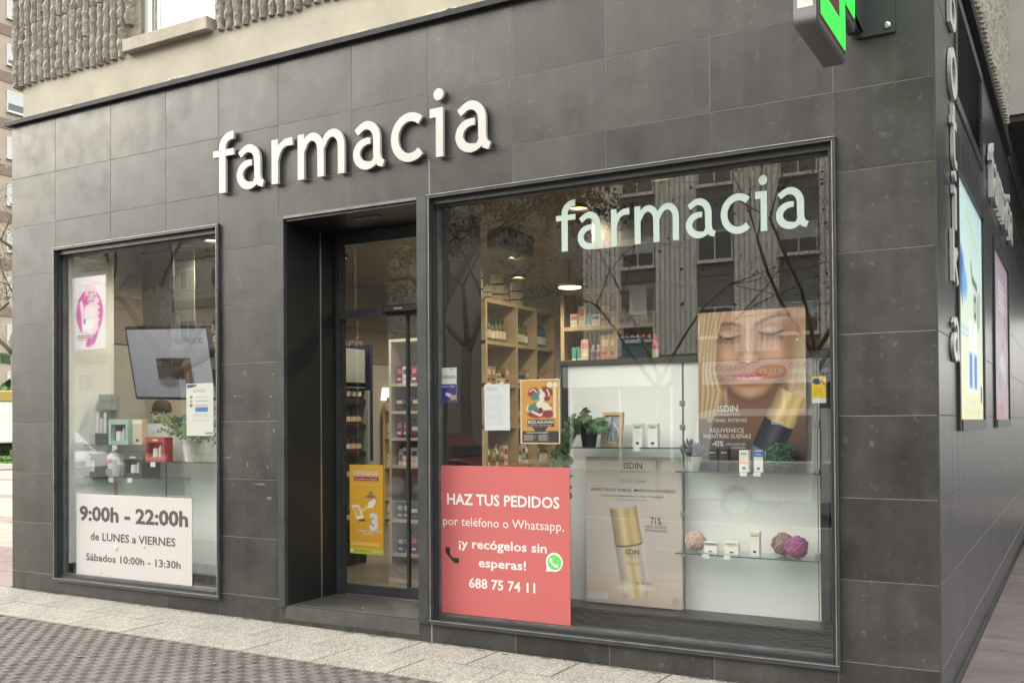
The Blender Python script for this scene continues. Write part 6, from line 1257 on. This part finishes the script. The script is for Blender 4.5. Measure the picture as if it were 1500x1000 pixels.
y0, y1, z0, z1 = SW2; c = Canvas(80, (z1 - z0 - .1) / (y1 - y0 - .1), (.5, .4, .5)); c.vgrad([(0, (.30, .25, .31)), (.5, (.44, .37, .43)), (1, (.38, .29, .35))]); r3 = random.Random(8)
for i in range(24): c.ell(r3.uniform(0, 1), r3.uniform(.35, 1), r3.uniform(.04, .14), r3.uniform(.03, .08), r3.choice([(.40, .14, .20), (.45, .36, .18), (.2, .26, .38), (.6, .56, .6), (.25, .34, .25), (.48, .36, .42)]), .04, .7)
c.lines(.3, .8, .15, .35, 5, (.75, .65, .72), .6, 3)
tag(c.build('window_poster', y0 + .05, y1 - .05, z0 + .05, z1 - .05, .004, None, 'backlit_print', .01, '+x'), 'mauve flowered poster in the far side window', 'poster')
# green cross on its bracket: lower arm nearest the ground
CXF, TH = -.35, .105; ya, yb = -1.155, -.516; zb_, zs_ = 3.300, 3.545; wA = yb - ya; ext = zs_ - zb_
def rpoly(pts, r, n=5):
    out = []; m_ = len(pts)
    for i in range(m_):
        p0, p1, p2 = Vector(pts[i - 1]), Vector(pts[i]), Vector(pts[(i + 1) % m_]); a = (p0 - p1).normalized(); b_ = (p2 - p1).normalized(); A, Bq = p1 + a * r, p1 + b_ * r
        for k_ in range(n + 1): t = k_ / n; out.append(tuple((A * (1 - t) ** 2 + p1 * 2 * t * (1 - t) + Bq * t * t)))
    return out
zt1 = zs_ + wA; pc = [(ya, zb_), (yb, zb_), (yb, zs_), (yb + ext, zs_), (yb + ext, zt1), (yb, zt1), (yb, zt1 + ext), (ya, zt1 + ext), (ya, zt1), (ya - ext, zt1), (ya - ext, zs_), (ya, zs_)]
cr = thing('pharmacy_cross', 'projecting pharmacy cross with glowing green diodes above the big window', 'sign', (CXF - TH / 2, 0, zb_))
def cross(poly, x0, x1, name, m, parent):
    n = len(poly); mb = MB(); mb.add([(x0 - (CXF - TH / 2), p[0], p[1] - zb_) for p in poly] + [(x1 - (CXF - TH / 2), p[0], p[1] - zb_) for p in poly], [tuple(range(n)), tuple(range(2 * n - 1, n - 1, -1))] + [(i + n, (i + 1) % n + n, (i + 1) % n, i) for i in range(n)]); o = mb.build(name, m, parent); fix_normals(o.data); return o
body = cross(rpoly(pc, .035), CXF - TH, CXF - .004, 'body', 'cross_grey', cr)
def inset(p, d):
    cy_, cz_ = (ya + yb) / 2, (zs_ + zt1) / 2; out = []
    for (y, z) in p: out.append((y + (d if y < cy_ else -d), z + (d if z < cz_ else -d)))
    return out
cross(rpoly(inset(pc, .006), .03), CXF - .004, CXF, 'face_rim', 'cross_dark', cr); cross(inset(pc, .045), CXF, CXF + .003, 'diode_field', 'led_off', cr)
led = MB(); n_ = 0; st_ = .0165
def incross(y, z, d):
    return (ya + d < y < yb - d and zb_ + d < z < zt1 + ext - d) or (ya - ext + d < y < yb + ext - d and zs_ + d < z < zt1 - d)
def edged(y, z):
    return incross(y, z, .055) and not incross(y, z, .17)
z = zb_
while z < zt1 + ext:
    y = ya - ext
    while y < yb + ext:
        if edged(y, z): led.box(.0035 + TH / 2 - .0035 + .0032, TH / 2 + .006, y - st_ * .42, y + st_ * .42, z - zb_ - st_ * .42, z - zb_ + st_ * .42)
        y += st_
    z += st_
lo_ = led.build('diode', 'led_green', cr); lo_['kind'] = 'stuff'
MB().box(-.035, .035, ya - .0015, ya, .075, .125).build('maker_plate', 'ink_white', cr)
for k_ in range(5): MB().box(-.03, .02, ya - .0012, ya, .145 + k_ * .012, .150 + k_ * .012).build('vent_slot', 'cross_dark', cr)
MB().box(-.03, .03, yb + ext - .02, -.02, .33, .80).build('bracket_arm', 'cross_dark', cr)
pm = MB(); x0 = -.392 - (CXF - TH / 2); pm.box(x0, x0 + .20, -.018, -.0005, .31, 1.0); plt = pm.build('wall_plate', 'cross_dark', cr)
MB().lathe([(.018, 0), (.018, .008), (.010, .012)], n=10).xf(Matrix.Translation((x0 + .16, -.018, .35)) @ Matrix.Rotation(rad(90), 4, 'X')).build('bolt', 'steel', plt)
MB().add([(x0 + .03, -.018, .34), (x0 + .03, -.27, .37), (x0 + .03, -.27, .9), (x0 + .03, -.018, .9), (x0 + .036, -.018, .34), (x0 + .036, -.27, .37), (x0 + .036, -.27, .9), (x0 + .036, -.018, .9)], [(0, 1, 2, 3), (7, 6, 5, 4), (0, 4, 5, 1), (1, 5, 6, 2), (2, 6, 7, 3), (3, 7, 4, 0)]).build('gusset', 'cross_dark', cr)

# ------------------------------------------------------------------ wear on the wall, bits on the ground
r3 = random.Random(21)
for (px, py, lx, lz) in ((352, 580, .035, .006), (345, 580, .018, .008), (397, 580, .012, .010), (400, 548, .02, .006), (340, 617, .09, .003), (394, 609, .01, .02), (401, 630, .012, .02), (333, 670, .05, .006), (363, 680, .012, .02), (381, 709, .09, .008), (340, 709, .03, .004), (395, 729, .03, .012), (392, 684, .01, .016), (357, 546, .018, .004)):
    q = P(px, py, 0); n = 8; pts = [(q.x + lx * r3.uniform(.6, 1.1) * math.cos(k_ * 2 * math.pi / n), q.z + lz * r3.uniform(.5, 1.2) * math.sin(k_ * 2 * math.pi / n)) for k_ in range(n)]; o = MB().prism(pts, -.0022, -.0005).build('scuff_mark', 'scuff', B); fix_normals(o.data)
lf_ = MB(); lf_.add([(-.03, 0, 0), (0, -.014, .008), (.035, 0, .002), (0, .014, .008)], [(0, 1, 2, 3)]); o = lf_.build('fallen_leaf', 'dry_leaf', None, (P(528, 892, .15).x, .16, .152)); tag(o, 'small dry leaf lying on the dark door threshold', 'leaf')
c_ = MB()
for i in range(22): a = r3.uniform(0, 6.28); t = r3.uniform(0, .06); c_.add([(t * math.cos(a), t * .4 * math.sin(a), 0), (t * math.cos(a) + .012, t * .4 * math.sin(a), .004), (t * math.cos(a), t * .4 * math.sin(a) + .012, .006)], [(0, 1, 2)])
q = P(358, 910, -.06); o = c_.build('litter_clump', 'dirt', None, (q.x, -.05, .022)); tag(o, 'small clump of brown litter at the foot of the tiled wall', 'litter')

def flat_patch(cx_, cy_, rx, ry, z, n, rr):
    return [(cx_ + rx * rr.uniform(.55, 1.15) * math.cos(k_ * 2 * math.pi / n), cy_ + ry * rr.uniform(.55, 1.15) * math.sin(k_ * 2 * math.pi / n), z) for k_ in range(n)]
rr = random.Random(33)
gm = MB()                                          # dirt gathered along the foot of the wall
for i in range(240):
    n = 7; x = rr.uniform(-7.9, -.05); y = -.022 - abs(rr.gauss(0, .018)); gm.add(flat_patch(x, y, rr.uniform(.008, .05), rr.uniform(.003, .010), .0025 + i * .00001, n, rr), [tuple(range(n))])
g_ = gm.build('grime', 'grime', ag); g_['kind'] = 'stuff'
for i in range(16):                                # trodden gum
    n = 9; x = rr.uniform(-7.6, -.6); y = rr.uniform(-.8, -.12); r = rr.uniform(.010, .019); MB().add(flat_patch(x, y, r, r, .0024, n, rr), [tuple(range(n))]).build('gum_spot', 'gum', ag)
for i in range(14):
    n = 9; x = rr.uniform(-7.6, -2.2); y = rr.uniform(-2.2, -.95); r = rr.uniform(.012, .022); MB().add(flat_patch(x, y, r, r, .0032, n, rr), [tuple(range(n))]).build('gum_spot', 'gum', rel)
